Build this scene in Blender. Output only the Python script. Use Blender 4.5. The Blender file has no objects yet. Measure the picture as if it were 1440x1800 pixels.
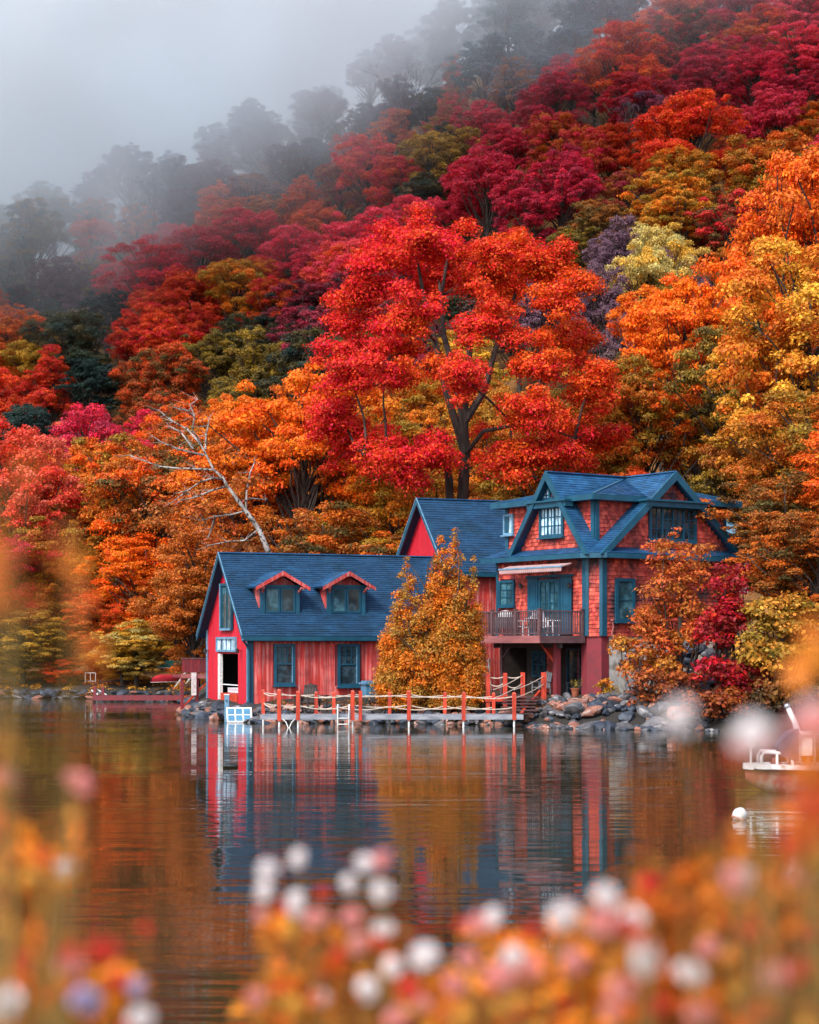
import bpy, math, random
import numpy as np
from mathutils import Vector, Matrix

# ------------------------------------------------------------------ camera
sc = bpy.context.scene
K = 3225.0            # focal length in photograph pixels
CAMZ = 3.0
HOR = 1136.0          # row of the horizon in the photograph
cam_data = bpy.data.cameras.new("camera")
cam = bpy.data.objects.new("camera", cam_data)
sc.collection.objects.link(cam)
sc.camera = cam
cam.location = (0, 0, CAMZ)
cam.rotation_euler = (math.radians(90), 0, 0)
cam_data.sensor_fit = 'HORIZONTAL'
cam_data.sensor_width = 24.0
cam_data.lens = K / 1440 * 24.0
cam_data.shift_y = (HOR - 900) / 1440.0
cam_data.clip_start = 0.1
cam_data.clip_end = 3000
cam_data.dof.use_dof = True
cam_data.dof.focus_distance = 76.0
cam_data.dof.aperture_fstop = cam_data.lens / 29.0
sc.render.resolution_x = 819
sc.render.resolution_y = 1024

# ------------------------------------------------------------------ world and light
SUN_EL, SUN_AZ = math.radians(48), math.radians(215)      # behind the camera, to the left
world = bpy.data.worlds.new("World")
sc.world = world
world.use_nodes = True
wn, wl = world.node_tree.nodes, world.node_tree.links
wn.clear()
sky = wn.new('ShaderNodeTexSky')
sky.sky_type = 'NISHITA'
sky.sun_disc = False
sky.sun_elevation = SUN_EL
sky.sun_rotation = SUN_AZ
sky.dust_density = 3.0
sky.ozone_density = 2.0
hs = wn.new('ShaderNodeHueSaturation')
hs.inputs['Saturation'].default_value = 0.85
hs.inputs['Value'].default_value = 1.0
bg = wn.new('ShaderNodeBackground')
bg.inputs['Strength'].default_value = 0.15
wo = wn.new('ShaderNodeOutputWorld')
wl.new(sky.outputs[0], hs.inputs['Color'])
wl.new(hs.outputs[0], bg.inputs['Color'])
wl.new(bg.outputs[0], wo.inputs['Surface'])

sun_data = bpy.data.lights.new("sun", 'SUN')
sun_data.energy = 1.5
sun_data.angle = math.radians(14)
sun_data.color = (1.0, 0.985, 0.96)
sun = bpy.data.objects.new("sun", sun_data)
sc.collection.objects.link(sun)
sd = Vector((math.sin(SUN_AZ) * math.cos(SUN_EL), math.cos(SUN_AZ) * math.cos(SUN_EL), math.sin(SUN_EL)))
sun.rotation_euler = sd.to_track_quat('Z', 'Y').to_euler()

sc.view_settings.view_transform = 'Standard'
sc.view_settings.look = 'None'
sc.view_settings.exposure = 1.02
sc.view_settings.gamma = 1.0
sc.view_settings.use_curve_mapping = False
sc.render.engine = 'CYCLES'
cy = sc.cycles
cy.max_bounces = 16
cy.diffuse_bounces = 2
cy.glossy_bounces = 3
cy.transmission_bounces = 3
cy.volume_bounces = 16
cy.transparent_max_bounces = 6
cy.volume_step_rate = 1.0
cy.volume_max_steps = 64
cy.sample_clamp_indirect = 4.0
cy.use_denoising = True
try:
    cy.denoiser = 'OPENIMAGEDENOISE'
except Exception:
    pass

rng = np.random.default_rng(11)
rnd = random.Random(5)
COL = sc.collection

def P(u, v, Y):
    """point of the place seen at photograph pixel (u, v), Y metres ahead"""
    return Vector(((u - 720) * Y / K, Y, CAMZ - (v - HOR) * Y / K))

def proj(x, y, z):
    return 720 + x / y * K, HOR - (z - CAMZ) / y * K

# ------------------------------------------------------------------ terrain
def _ip(x, tab):
    return np.interp(x, [t[0] for t in tab], [t[1] for t in tab])
SHORE = [(-400, 118), (-60, 109), (-24, 106.2), (-14, 104), (-11.5, 97), (-10.2, 83), (-9.2, 78), (-7.2, 73.6), (-5.5, 71.8),
         (0, 71.0), (3.4, 70.0), (5.0, 67.6), (9, 66.2), (12, 63.8), (20, 60), (60, 50), (400, 30)]
FOOT = [(-400, 122), (-30, 116), (-14, 110), (-5, 95), (6, 93), (12, 87), (20, 81), (60, 76), (400, 70)]
RIDGE = [(-400, 150), (-80, 168), (-40, 185), (0, 200), (40, 205), (100, 235), (400, 240)]
FALL = [(-400, .8), (-60, .86), (0, 1.0), (400, 1.0)]
def sstep(a, b, x):
    t = np.clip((x - a) / (b - a), 0, 1)
    return t * t * (3 - 2 * t)
def ground(x, y):
    x = np.asarray(x, float); y = np.asarray(y, float)
    d = y - _ip(x, SHORE)
    z = np.where(d < 0, np.maximum(-2.2, .45 * d - .05), .55 * sstep(0, 1.3, d) - .05 * (1 - sstep(0, .3, d)) + .45 * sstep(1.3, 6, d))
    z = z + 2.2 * sstep(10.8, 13.5, x) * sstep(66, 76, y) + .35 * sstep(4, 14, d) * sstep(-10, -20, x)
    D = np.maximum(0, y - _ip(x, FOOT))
    Dr = _ip(x, RIDGE)
    Dc = np.minimum(D, Dr)
    z = z + (.138 * Dc + .00158 * Dc * Dc) * _ip(x, FALL) + np.maximum(0, D - Dr) * .04
    z = z + sstep(5, 40, D) * (1.3 * np.sin(x * .11 + 1) * np.cos(y * .07) + .8 * np.sin(x * .23 + y * .17))
    near = y < 12
    bank = 1.32 - 2.6 * sstep(3.4, 6.2, y) - .02 * np.abs(x) 
    z = np.where(near & (y < 6.2), np.maximum(bank, -1.28), z)
    z = np.where(y < -300, 1.3, z)
    return z
def gz(x, y):
    return float(ground(x, y))

# ------------------------------------------------------------------ materials
MATS = {}
def new_mat(name):
    m = bpy.data.materials.new(name)
    m.use_nodes = True
    m.node_tree.nodes.clear()
    return m, m.node_tree.nodes, m.node_tree.links
def ramp(n, stops):
    r = n.new('ShaderNodeValToRGB')
    el = r.color_ramp.elements
    while len(el) > 1: el.remove(el[-1])
    el[0].position, el[0].color = stops[0][0], (*stops[0][1], 1)
    for p, c in stops[1:]:
        e = el.new(p); e.color = (*c, 1)
    return r
def surf(name, base, alt=None, rough=.6, scale=3.0, stretch=(1, 1, 1), lo=.38, hi=.66, vary=.0, bump=.0, bscale=20.0,
         metallic=0.0, spec=.4, dirt=None, dirt_scale=.5, dirt_lo=.5, dirt_hi=.7, emit=None):
    """procedural surface: base mixed to alt by noise, an optional second patchy layer (wear), per piece variation from the 'rand' attribute"""
    m, n, l = new_mat(name)
    out = n.new('ShaderNodeOutputMaterial'); b = n.new('ShaderNodeBsdfPrincipled')
    l.new(b.outputs[0], out.inputs['Surface'])
    tc = n.new('ShaderNodeTexCoord'); mp = n.new('ShaderNodeMapping'); mp.inputs['Scale'].default_value = stretch
    l.new(tc.outputs['Object'], mp.inputs['Vector'])
    nz = n.new('ShaderNodeTexNoise'); nz.inputs['Scale'].default_value = scale; nz.inputs['Detail'].default_value = 5
    l.new(mp.outputs[0], nz.inputs['Vector'])
    r = ramp(n, [(lo, base), (hi, alt or tuple(c * .7 for c in base))])
    l.new(nz.outputs['Fac'], r.inputs['Fac'])
    col = r.outputs['Color']
    if dirt:
        nd = n.new('ShaderNodeTexNoise'); nd.inputs['Scale'].default_value = dirt_scale; nd.inputs['Detail'].default_value = 4
        l.new(tc.outputs['Object'], nd.inputs['Vector'])
        rd = ramp(n, [(dirt_lo, (0, 0, 0)), (dirt_hi, (1, 1, 1))])
        l.new(nd.outputs['Fac'], rd.inputs['Fac'])
        mx = n.new('ShaderNodeMix'); mx.data_type = 'RGBA'
        l.new(rd.outputs['Color'], mx.inputs['Factor']); l.new(col, mx.inputs['A']); mx.inputs['B'].default_value = (*dirt, 1)
        col = mx.outputs['Result']
    if vary:
        at = n.new('ShaderNodeAttribute'); at.attribute_name = 'rand'
        mr = n.new('ShaderNodeMapRange'); mr.inputs['To Min'].default_value = 1 - vary; mr.inputs['To Max'].default_value = 1 + vary
        l.new(at.outputs['Fac'], mr.inputs['Value'])
        hv = n.new('ShaderNodeHueSaturation'); l.new(mr.outputs[0], hv.inputs['Value']); l.new(col, hv.inputs['Color'])
        col = hv.outputs[0]
    l.new(col, b.inputs['Base Color'])
    b.inputs['Roughness'].default_value = rough
    b.inputs['Metallic'].default_value = metallic
    b.inputs['Specular IOR Level'].default_value = spec
    if bump:
        nb = n.new('ShaderNodeTexNoise'); nb.inputs['Scale'].default_value = bscale; nb.inputs['Detail'].default_value = 4
        l.new(mp.outputs[0], nb.inputs['Vector'])
        bp = n.new('ShaderNodeBump'); bp.inputs['Strength'].default_value = bump; bp.inputs['Distance'].default_value = .02
        l.new(nb.outputs['Fac'], bp.inputs['Height']); l.new(bp.outputs[0], b.inputs['Normal'])
    MATS[name] = m
    return m

surf('roof_skylit', (.013, .070, .165), (.022, .105, .225), rough=.5, scale=1.2, vary=.2, bump=.5, bscale=60, dirt=(.008, .045, .09), dirt_scale=.8, dirt_lo=.5, dirt_hi=.8)  # lighter copy of the dark roofing, sky reflectance put into its colour
surf('roof_dark', (.006, .038, .088), (.010, .054, .120), rough=.6, scale=1.5, vary=.2, bump=.5, bscale=60, dirt=(.005, .032, .06), dirt_scale=.9, dirt_lo=.5, dirt_hi=.8)
surf('trim_blue', (.008, .065, .11), (.012, .088, .145), rough=.45, scale=2, vary=.08)
surf('trim_pale', (.16, .32, .45), (.10, .22, .33), rough=.5, scale=4)
surf('siding_red', (.60, .045, .035), (.72, .30, .27), rough=.65, scale=2.6, stretch=(4, 4, .22), lo=.45, hi=.72, vary=.28, bump=.5, bscale=30,
     dirt=(.30, .03, .035), dirt_scale=1.3, dirt_lo=.5, dirt_hi=.75)
surf('gable_red', (.62, .012, .03), (.5, .012, .028), rough=.6, scale=3, stretch=(3, 3, .3), vary=.12, bump=.4, bscale=30)
surf('shingle_red', (.68, .11, .07), (.40, .035, .03), rough=.8, scale=4, vary=.45, bump=.7, bscale=40,
     dirt=(.06, .028, .034), dirt_scale=.62, dirt_lo=.47, dirt_hi=.62)
surf('maroon_wood', (.22, .025, .03), (.15, .03, .04), rough=.6, scale=5, stretch=(1, 1, .3), vary=.15)
surf('pier_red', (.24, .028, .04), (.17, .03, .04), rough=.75, scale=3, bump=.3)
surf('fascia_pink', (.40, .14, .13), (.30, .10, .10), rough=.6, scale=4, stretch=(.3, .3, 3))
surf('deck_brown', (.09, .045, .045), (.06, .03, .03), rough=.6, scale=4, vary=.2)
surf('rail_brown', (.11, .055, .06), (.16, .09, .09), rough=.55, scale=6)
surf('post_orange', (.60, .055, .022), (.34, .03, .014), rough=.5, scale=8, stretch=(1, 1, .3), vary=.12, dirt=(.35, .05, .03), dirt_scale=6, dirt_lo=.6, dirt_hi=.72)
surf('white_paint', (.76, .76, .74), (.55, .55, .54), rough=.45, scale=8, dirt=(.34, .31, .27), dirt_scale=5, dirt_lo=.6, dirt_hi=.75)
surf('stem', (.16, .12, .03), (.30, .16, .03), rough=.7)
surf('dock_grey', (.30, .31, .34), (.17, .18, .21), rough=.6, scale=6, stretch=(.3, 3, 1), vary=.15)
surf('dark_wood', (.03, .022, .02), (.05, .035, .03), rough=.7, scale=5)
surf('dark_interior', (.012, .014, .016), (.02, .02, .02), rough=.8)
surf('rope', (.62, .52, .42), (.45, .36, .28), rough=.9, scale=40, bump=.5)
surf('steel', (.55, .57, .6), (.45, .47, .5), rough=.25, scale=10, metallic=.9)
surf('black_metal', (.02, .02, .022), rough=.4)
surf('concrete', (.62, .60, .55), (.45, .43, .40), rough=.85, scale=4, bump=.4, dirt=(.25, .22, .18), dirt_scale=2)
surf('bin_blue', (.07, .20, .32), (.10, .26, .38), rough=.45, scale=3)
surf('chair_grey', (.08, .09, .11), (.13, .14, .16), rough=.55, scale=6)
surf('rock_grey', (.11, .105, .11), (.028, .03, .036), rough=.75, scale=2.2, vary=.5, bump=1, bscale=8, dirt=(.34, .33, .33), dirt_scale=1.4, dirt_lo=.55, dirt_hi=.7)
surf('rock_pink', (.36, .15, .10), (.12, .05, .04), rough=.75, scale=2.5, vary=.35, bump=1, bscale=8, dirt=(.5, .36, .3), dirt_scale=2, dirt_lo=.55, dirt_hi=.7)
surf('rock_dark', (.018, .024, .036), (.05, .065, .09), rough=.6, scale=2.5, vary=.4, bump=1, bscale=8)
surf('canoe_red', (.62, .04, .06), (.5, .03, .05), rough=.3)
surf('canoe_teal', (.03, .22, .20), (.02, .17, .16), rough=.3)
surf('canvas_dark', (.03, .045, .07), (.05, .07, .10), rough=.7, scale=6)
surf('hull_red', (.34, .09, .07), (.24, .07, .05), rough=.35, scale=4, dirt=(.30, .22, .18), dirt_scale=3, dirt_lo=.52, dirt_hi=.7)
surf('bark', (.035, .026, .022), (.08, .06, .05), rough=.9, scale=3, stretch=(2, 2, .4), bump=1, bscale=10)
surf('bark_grey', (.12, .10, .09), (.05, .042, .04), rough=.9, scale=3, stretch=(2, 2, .4), bump=1, bscale=10)
surf('birch_bark', (.40, .37, .34), (.14, .11, .09), rough=.7, scale=2.2, lo=.42, hi=.68, bump=.6, bscale=25, dirt=(.03, .025, .022), dirt_scale=5, dirt_lo=.54, dirt_hi=.60)
surf('awning', (.48, .30, .28), (.40, .24, .23), rough=.8, scale=2)
surf('cloth_white', (.80, .80, .82), (.68, .69, .72), rough=.8)
surf('cottage_grey', (.35, .36, .38), (.28, .29, .3), rough=.7)
surf('water_stain', (.2, .18, .15), rough=.8)
surf('moss', (.30, .20, .02), (.12, .10, .02), rough=.9, scale=6)
surf('plant_pot', (.35, .10, .05), rough=.7)

# glass: dark, glossy, mottled reflections painted into the base colour
def glass(name, base, rough=.06):
    m, n, l = new_mat(name)
    out = n.new('ShaderNodeOutputMaterial'); b = n.new('ShaderNodeBsdfPrincipled')
    gp = n.new('ShaderNodeNewGeometry'); nz = n.new('ShaderNodeTexNoise'); nz.inputs['Scale'].default_value = 1.6; nz.inputs['Detail'].default_value = 4
    l.new(gp.outputs['Position'], nz.inputs['Vector'])
    r = ramp(n, [(.40, base), (.50, tuple(c * 1.5 + .006 for c in base)), (.56, tuple(c * 3 + .012 for c in base)), (.7, tuple(c * 1.2 for c in base))])
    l.new(nz.outputs['Fac'], r.inputs['Fac']); l.new(r.outputs[0], b.inputs['Base Color'])
    b.inputs['Roughness'].default_value = rough; b.inputs['Specular IOR Level'].default_value = .8
    bp = n.new('ShaderNodeBump'); bp.inputs['Strength'].default_value = .12; bp.inputs['Distance'].default_value = .01
    l.new(nz.outputs['Fac'], bp.inputs['Height']); l.new(bp.outputs[0], b.inputs['Normal'])
    l.new(b.outputs[0], out.inputs['Surface'])
    MATS[name] = m
glass('glass', (.010, .022, .030))
glass('glass_teal', (.02, .06, .075))
glass('glass_pale', (.26, .38, .46), .2)

# leaves: two colours held by each crown, blended by clump and leaf
def leaf_material(name, rough=.55, trans=.28, satn=1.0):
    m, n, l = new_mat(name)
    out = n.new('ShaderNodeOutputMaterial')
    a = n.new('ShaderNodeAttribute'); a.attribute_type = 'OBJECT'; a.attribute_name = 'col_a'
    b = n.new('ShaderNodeAttribute'); b.attribute_type = 'OBJECT'; b.attribute_name = 'col_b'
    t = n.new('ShaderNodeAttribute'); t.attribute_name = 'leaf'
    sp = n.new('ShaderNodeSeparateXYZ'); l.new(t.outputs['Vector'], sp.inputs[0])
    mx = n.new('ShaderNodeMix'); mx.data_type = 'RGBA'
    l.new(sp.outputs['X'], mx.inputs['Factor']); l.new(a.outputs['Color'], mx.inputs['A']); l.new(b.outputs['Color'], mx.inputs['B'])
    mr = n.new('ShaderNodeMapRange'); mr.inputs['To Min'].default_value = .55; mr.inputs['To Max'].default_value = 1.45
    l.new(sp.outputs['Y'], mr.inputs['Value'])
    hr = n.new('ShaderNodeMapRange'); hr.inputs['To Min'].default_value = .488; hr.inputs['To Max'].default_value = .514
    l.new(sp.outputs['Z'], hr.inputs['Value'])
    hv = n.new('ShaderNodeHueSaturation'); hv.inputs['Saturation'].default_value = satn
    l.new(mr.outputs[0], hv.inputs['Value']); l.new(hr.outputs[0], hv.inputs['Hue']); l.new(mx.outputs['Result'], hv.inputs['Color'])
    p = n.new('ShaderNodeBsdfPrincipled'); p.inputs['Roughness'].default_value = rough; p.inputs['Specular IOR Level'].default_value = .25
    l.new(hv.outputs[0], p.inputs['Base Color'])
    tr = n.new('ShaderNodeBsdfTranslucent'); l.new(hv.outputs[0], tr.inputs['Color'])
    ms = n.new('ShaderNodeMixShader'); ms.inputs[0].default_value = trans
    l.new(p.outputs[0], ms.inputs[1]); l.new(tr.outputs[0], ms.inputs[2]); l.new(ms.outputs[0], out.inputs['Surface'])
    MATS[name] = m
leaf_material('leaves')

# ground: leaf litter, grass near the shore on the left, dark soil by the water
def ground_material():
    m, n, l = new_mat('ground')
    out = n.new('ShaderNodeOutputMaterial'); b = n.new('ShaderNodeBsdfPrincipled'); l.new(b.outputs[0], out.inputs[0])
    tc = n.new('ShaderNodeTexCoord')
    n1 = n.new('ShaderNodeTexNoise'); n1.inputs['Scale'].default_value = 3.5; n1.inputs['Detail'].default_value = 8
    n2 = n.new('ShaderNodeTexNoise'); n2.inputs['Scale'].default_value = .25; n2.inputs['Detail'].default_value = 3
    l.new(tc.outputs['Object'], n1.inputs['Vector']); l.new(tc.outputs['Object'], n2.inputs['Vector'])
    r1 = ramp(n, [(.3, (.05, .03, .015)), (.5, (.16, .07, .015)), (.62, (.30, .11, .015)), (.75, (.09, .07, .02))])
    l.new(n1.outputs['Fac'], r1.inputs[0])
    r2 = ramp(n, [(.4, (.11, .07, .018)), (.6, (.24, .09, .014))])
    l.new(n2.outputs['Fac'], r2.inputs[0])
    mx = n.new('ShaderNodeMix'); mx.data_type = 'RGBA'; mx.inputs['Factor'].default_value = .35
    l.new(r1.outputs[0], mx.inputs['A']); l.new(r2.outputs[0], mx.inputs['B'])
    sz = n.new('ShaderNodeSeparateXYZ'); l.new(tc.outputs['Object'], sz.inputs[0])
    wet = n.new('ShaderNodeMapRange'); wet.inputs['From Min'].default_value = .95; wet.inputs['From Max'].default_value = 1.25; l.new(sz.outputs['Z'], wet.inputs['Value'])
    m3 = n.new('ShaderNodeMix'); m3.data_type = 'RGBA'; l.new(wet.outputs[0], m3.inputs['Factor']); m3.inputs['A'].default_value = (.022, .018, .014, 1); l.new(mx.outputs['Result'], m3.inputs['B'])
    l.new(m3.outputs['Result'], b.inputs['Base Color'])
    b.inputs['Roughness'].default_value = .95
    bp = n.new('ShaderNodeBump'); bp.inputs['Strength'].default_value = .8; bp.inputs['Distance'].default_value = .1
    l.new(n1.outputs['Fac'], bp.inputs['Height']); l.new(bp.outputs[0], b.inputs['Normal'])
    MATS['ground'] = m
ground_material()

def water_material():
    m, n, l = new_mat('lake_water')
    out = n.new('ShaderNodeOutputMaterial'); b = n.new('ShaderNodeBsdfPrincipled'); l.new(b.outputs[0], out.inputs[0])
    b.inputs['Base Color'].default_value = (.030, .027, .012, 1)
    b.inputs['Roughness'].default_value = .03
    b.inputs['IOR'].default_value = 1.333
    b.inputs['Specular IOR Level'].default_value = .75
    tc = n.new('ShaderNodeTexCoord')
    def wave(sx, sy, detail, rot=0.0, dist=.3):
        mp = n.new('ShaderNodeMapping'); mp.inputs['Scale'].default_value = (sx, sy, 1); mp.inputs['Rotation'].default_value = (0, 0, rot)
        nz = n.new('ShaderNodeTexNoise'); nz.inputs['Scale'].default_value = 1.0; nz.inputs['Detail'].default_value = detail
        nz.inputs['Distortion'].default_value = dist
        l.new(tc.outputs['Object'], mp.inputs[0]); l.new(mp.outputs[0], nz.inputs[0])
        return nz.outputs['Fac']
    w1 = wave(.28, 1.9, 2.0, .03); w2 = wave(.9, 5.5, 2.0, -.05); w3 = wave(.05, .22, 1.0)
    patch = ramp(n, [(.38, (.25, .25, .25)), (.62, (1, 1, 1))]); l.new(w3, patch.inputs[0])
    m2 = n.new('ShaderNodeMath'); m2.operation = 'MULTIPLY_ADD'; m2.inputs[1].default_value = .25
    l.new(w2, m2.inputs[0]); l.new(w1, m2.inputs[2])
    m3 = n.new('ShaderNodeMath'); m3.operation = 'MULTIPLY'; l.new(m2.outputs[0], m3.inputs[0]); l.new(patch.outputs[0], m3.inputs[1])
    bp = n.new('ShaderNodeBump'); bp.inputs['Strength'].default_value = 1.0; bp.inputs['Distance'].default_value = WAVE
    l.new(m3.outputs[0], bp.inputs['Height']); l.new(bp.outputs[0], b.inputs['Normal'])
    MATS['lake_water'] = m
WAVE = .017
water_material()

# ------------------------------------------------------------------ mesh helpers
def mesh_from(name, V, F, mat, rand=None):
    me = bpy.data.meshes.new(name)
    me.from_pydata(V, [], F)
    if rand is not None and len(rand) == len(me.polygons):
        a = me.attributes.new('rand', 'FLOAT', 'FACE'); a.data.foreach_set('value', rand)
    me.materials.append(MATS[mat])
    me.update()
    return me

class MB:
    """collects boxes, tubes and sheets and links them as ONE mesh object"""
    def __init__(s): s.V = []; s.F = []; s.R = []; s.P = []
    def add(s, vs, fs, r=None):
        k = len(s.V); s.P.append((k, len(s.F))); s.V += [tuple(v) for v in vs]; s.F += [tuple(i + k for i in f) for f in fs]
        r = rnd.random() if r is None else r
        s.R += [r] * len(fs)
    def obox(s, c, ax, ay, az, sx, sy, sz):
        c = Vector(c); ax, ay, az = Vector(ax) * sx / 2, Vector(ay) * sy / 2, Vector(az) * sz / 2
        vs = [c + i * ax + j * ay + k * az for i in (-1, 1) for j in (-1, 1) for k in (-1, 1)]
        s.add(vs, [(0, 1, 3, 2), (4, 6, 7, 5), (0, 4, 5, 1), (2, 3, 7, 6), (0, 2, 6, 4), (1, 5, 7, 3)])
    def box(s, x0, x1, y0, y1, z0, z1):
        s.obox(((x0 + x1) / 2, (y0 + y1) / 2, (z0 + z1) / 2), (1, 0, 0), (0, 1, 0), (0, 0, 1), x1 - x0, y1 - y0, z1 - z0)
    def bar(s, p, q, w, h=None, up=(0, 0, 1)):
        p, q = Vector(p), Vector(q); d = q - p; L = d.length
        if L < 1e-6: return
        d /= L; up = Vector(up)
        sx = d.cross(up)
        if sx.length < 1e-4: sx = d.cross(Vector((1, 0, 0)))
        sx.normalize(); uz = sx.cross(d)
        s.obox((p + q) / 2, d, sx, uz, L, w, h or w)
    def tube(s, pts, rad, n=6, cap=True):
        pts = [Vector(p) for p in pts]
        if not hasattr(rad, '__len__'): rad = [rad] * len(pts)
        k = len(s.V); fs = []; vs = []
        prev = None
        for i, p in enumerate(pts):
            d = (pts[min(i + 1, len(pts) - 1)] - pts[max(i - 1, 0)])
            if d.length < 1e-9: d = Vector((0, 0, 1))
            d.normalize()
            a = prev if prev is not None else (Vector((0, 0, 1)) if abs(d.z) < .9 else Vector((1, 0, 0)))
            a = a - d * a.dot(d)
            if a.length < 1e-5: a = Vector((1, 0, 0)) - d * d.x
            a.normalize(); prev = a; b = d.cross(a)
            for j in range(n):
                t = 2 * math.pi * j / n
                vs.append(p + (a * math.cos(t) + b * math.sin(t)) * rad[i])
        for i in range(len(pts) - 1):
            for j in range(n):
                fs.append((i * n + j, i * n + (j + 1) % n, (i + 1) * n + (j + 1) % n, (i + 1) * n + j))
        if cap:
            fs.append(tuple(range(n - 1, -1, -1))); fs.append(tuple((len(pts) - 1) * n + j for j in range(n)))
        s.add(vs, fs)
    def prism(s, poly, ext):
        """poly: list of 3-D points (planar), ext: extrusion vector"""
        poly = [Vector(p) for p in poly]; e = Vector(ext); n = len(poly)
        vs = poly + [p + e for p in poly]
        s.add(vs, [tuple(range(n - 1, -1, -1)), tuple(range(n, 2 * n))] + [(i, (i + 1) % n, n + (i + 1) % n, n + i) for i in range(n)])
    def lathe(s, prof, c=(0, 0, 0), n=14):
        c = Vector(c); vs = []; fs = []
        for r, z in prof:
            for j in range(n):
                t = 2 * math.pi * j / n; vs.append(c + Vector((r * math.cos(t), r * math.sin(t), z)))
        for i in range(len(prof) - 1):
            for j in range(n):
                fs.append((i * n + j, i * n + (j + 1) % n, (i + 1) * n + (j + 1) % n, (i + 1) * n + j))
        fs.append(tuple(range(n - 1, -1, -1))); fs.append(tuple((len(prof) - 1) * n + j for j in range(n)))
        s.add(vs, fs)
    def courses(s, o, ux, uy, nrm, poly, exposure, width, thick, holes=(), jitter=.3, lift=.0):
        """overlapping courses of shingles on a plane; poly is convex, in (ux, uy) coordinates; holes are (x0, x1, y0, y1)"""
        o, ux, uy, nrm = Vector(o), Vector(ux).normalized(), Vector(uy).normalized(), Vector(nrm).normalized()
        ys = [p[1] for p in poly]; y = min(ys); top = max(ys); row = 0
        while y < top - .02:
            y1 = min(y + exposure, top); ym = (y + y1) / 2; xs = []
            for i in range(len(poly)):
                (xa, ya), (xb, yb) = poly[i], poly[(i + 1) % len(poly)]
                if (ya - ym) * (yb - ym) < 0: xs.append(xa + (xb - xa) * (ym - ya) / (yb - ya))
            if len(xs) >= 2:
                spans = [(min(xs), max(xs))]
                for hx0, hx1, hy0, hy1 in holes:
                    if hy0 < ym < hy1:
                        ns = []
                        for a, b in spans:
                            if hx0 > a: ns.append((a, min(b, hx0)))
                            if hx1 < b: ns.append((max(a, hx1), b))
                        spans = [q for q in ns if q[1] - q[0] > .02]
                for a, b in spans:
                    x = a - (row % 2) * width * .5
                    while x < b:
                        w = width * rnd.uniform(1 - jitter, 1 + jitter)
                        x0, x1 = max(a, x), min(b, x + w); x += w
                        if x1 - x0 < .015: continue
                        g = .004
                        t = thick * rnd.uniform(.75, 1.3); dy = -rnd.uniform(0, .012)
                        b0 = o + ux * (x0 + g) + uy * (y + dy); b1 = o + ux * (x1 - g) + uy * (y + dy)
                        t0 = o + ux * (x0 + g) + uy * y1; t1 = o + ux * (x1 - g) + uy * y1
                        L = nrm * lift; T = nrm * (t + lift); S = nrm * (lift + .003)
                        s.add([b0 + T, b1 + T, t1 + S, t0 + S, b0 + L, b1 + L], [(0, 1, 2, 3), (4, 5, 1, 0), (4, 0, 3), (5, 2, 1)])
            y += exposure; row += 1
    def each(s, name, mat, parent=None):
        out = []
        for i, (v0, f0) in enumerate(s.P):
            v1, f1 = s.P[i + 1] if i + 1 < len(s.P) else (len(s.V), len(s.F))
            me = mesh_from(name, s.V[v0:v1], [tuple(k - v0 for k in f) for f in s.F[f0:f1]], mat, s.R[f0:f1]); out.append(link(name, me, parent))
        return out
    def build(s, name, mat, parent=None, smooth=False, kind=None):
        me = mesh_from(name, s.V, s.F, mat, s.R)
        if smooth: me.polygons.foreach_set('use_smooth', [True] * len(me.polygons))
        return link(name, me, parent, kind)

def link(name, me, parent=None, kind=None):
    o = bpy.data.objects.new(name, me)
    COL.objects.link(o)
    if parent is not None: o.parent = parent
    if kind: o['kind'] = kind
    return o
def tag(o, label, cat, group=None):
    o['label'] = label; o['category'] = cat
    if group: o['group'] = group
    return o
def thing(name, label, cat, loc=(0, 0, 0), rz=0.0, group=None, sc_=1.0):
    o = bpy.data.objects.new(name, None)
    COL.objects.link(o); o.location = loc; o.rotation_euler = (0, 0, rz); o.scale = (sc_, sc_, sc_) if not hasattr(sc_, '__len__') else sc_
    o.empty_display_size = .3
    return tag(o, label, cat, group)
def copy_tree(o, parent=None, kids=None):
    c = o.copy(); COL.objects.link(c)
    if parent is not None: c.parent = parent
    for ch in list(o.children):
        copy_tree(ch, c)
    return c
X_, Y_, Z_ = Vector((1, 0, 0)), Vector((0, 1, 0)), Vector((0, 0, 1))
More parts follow.
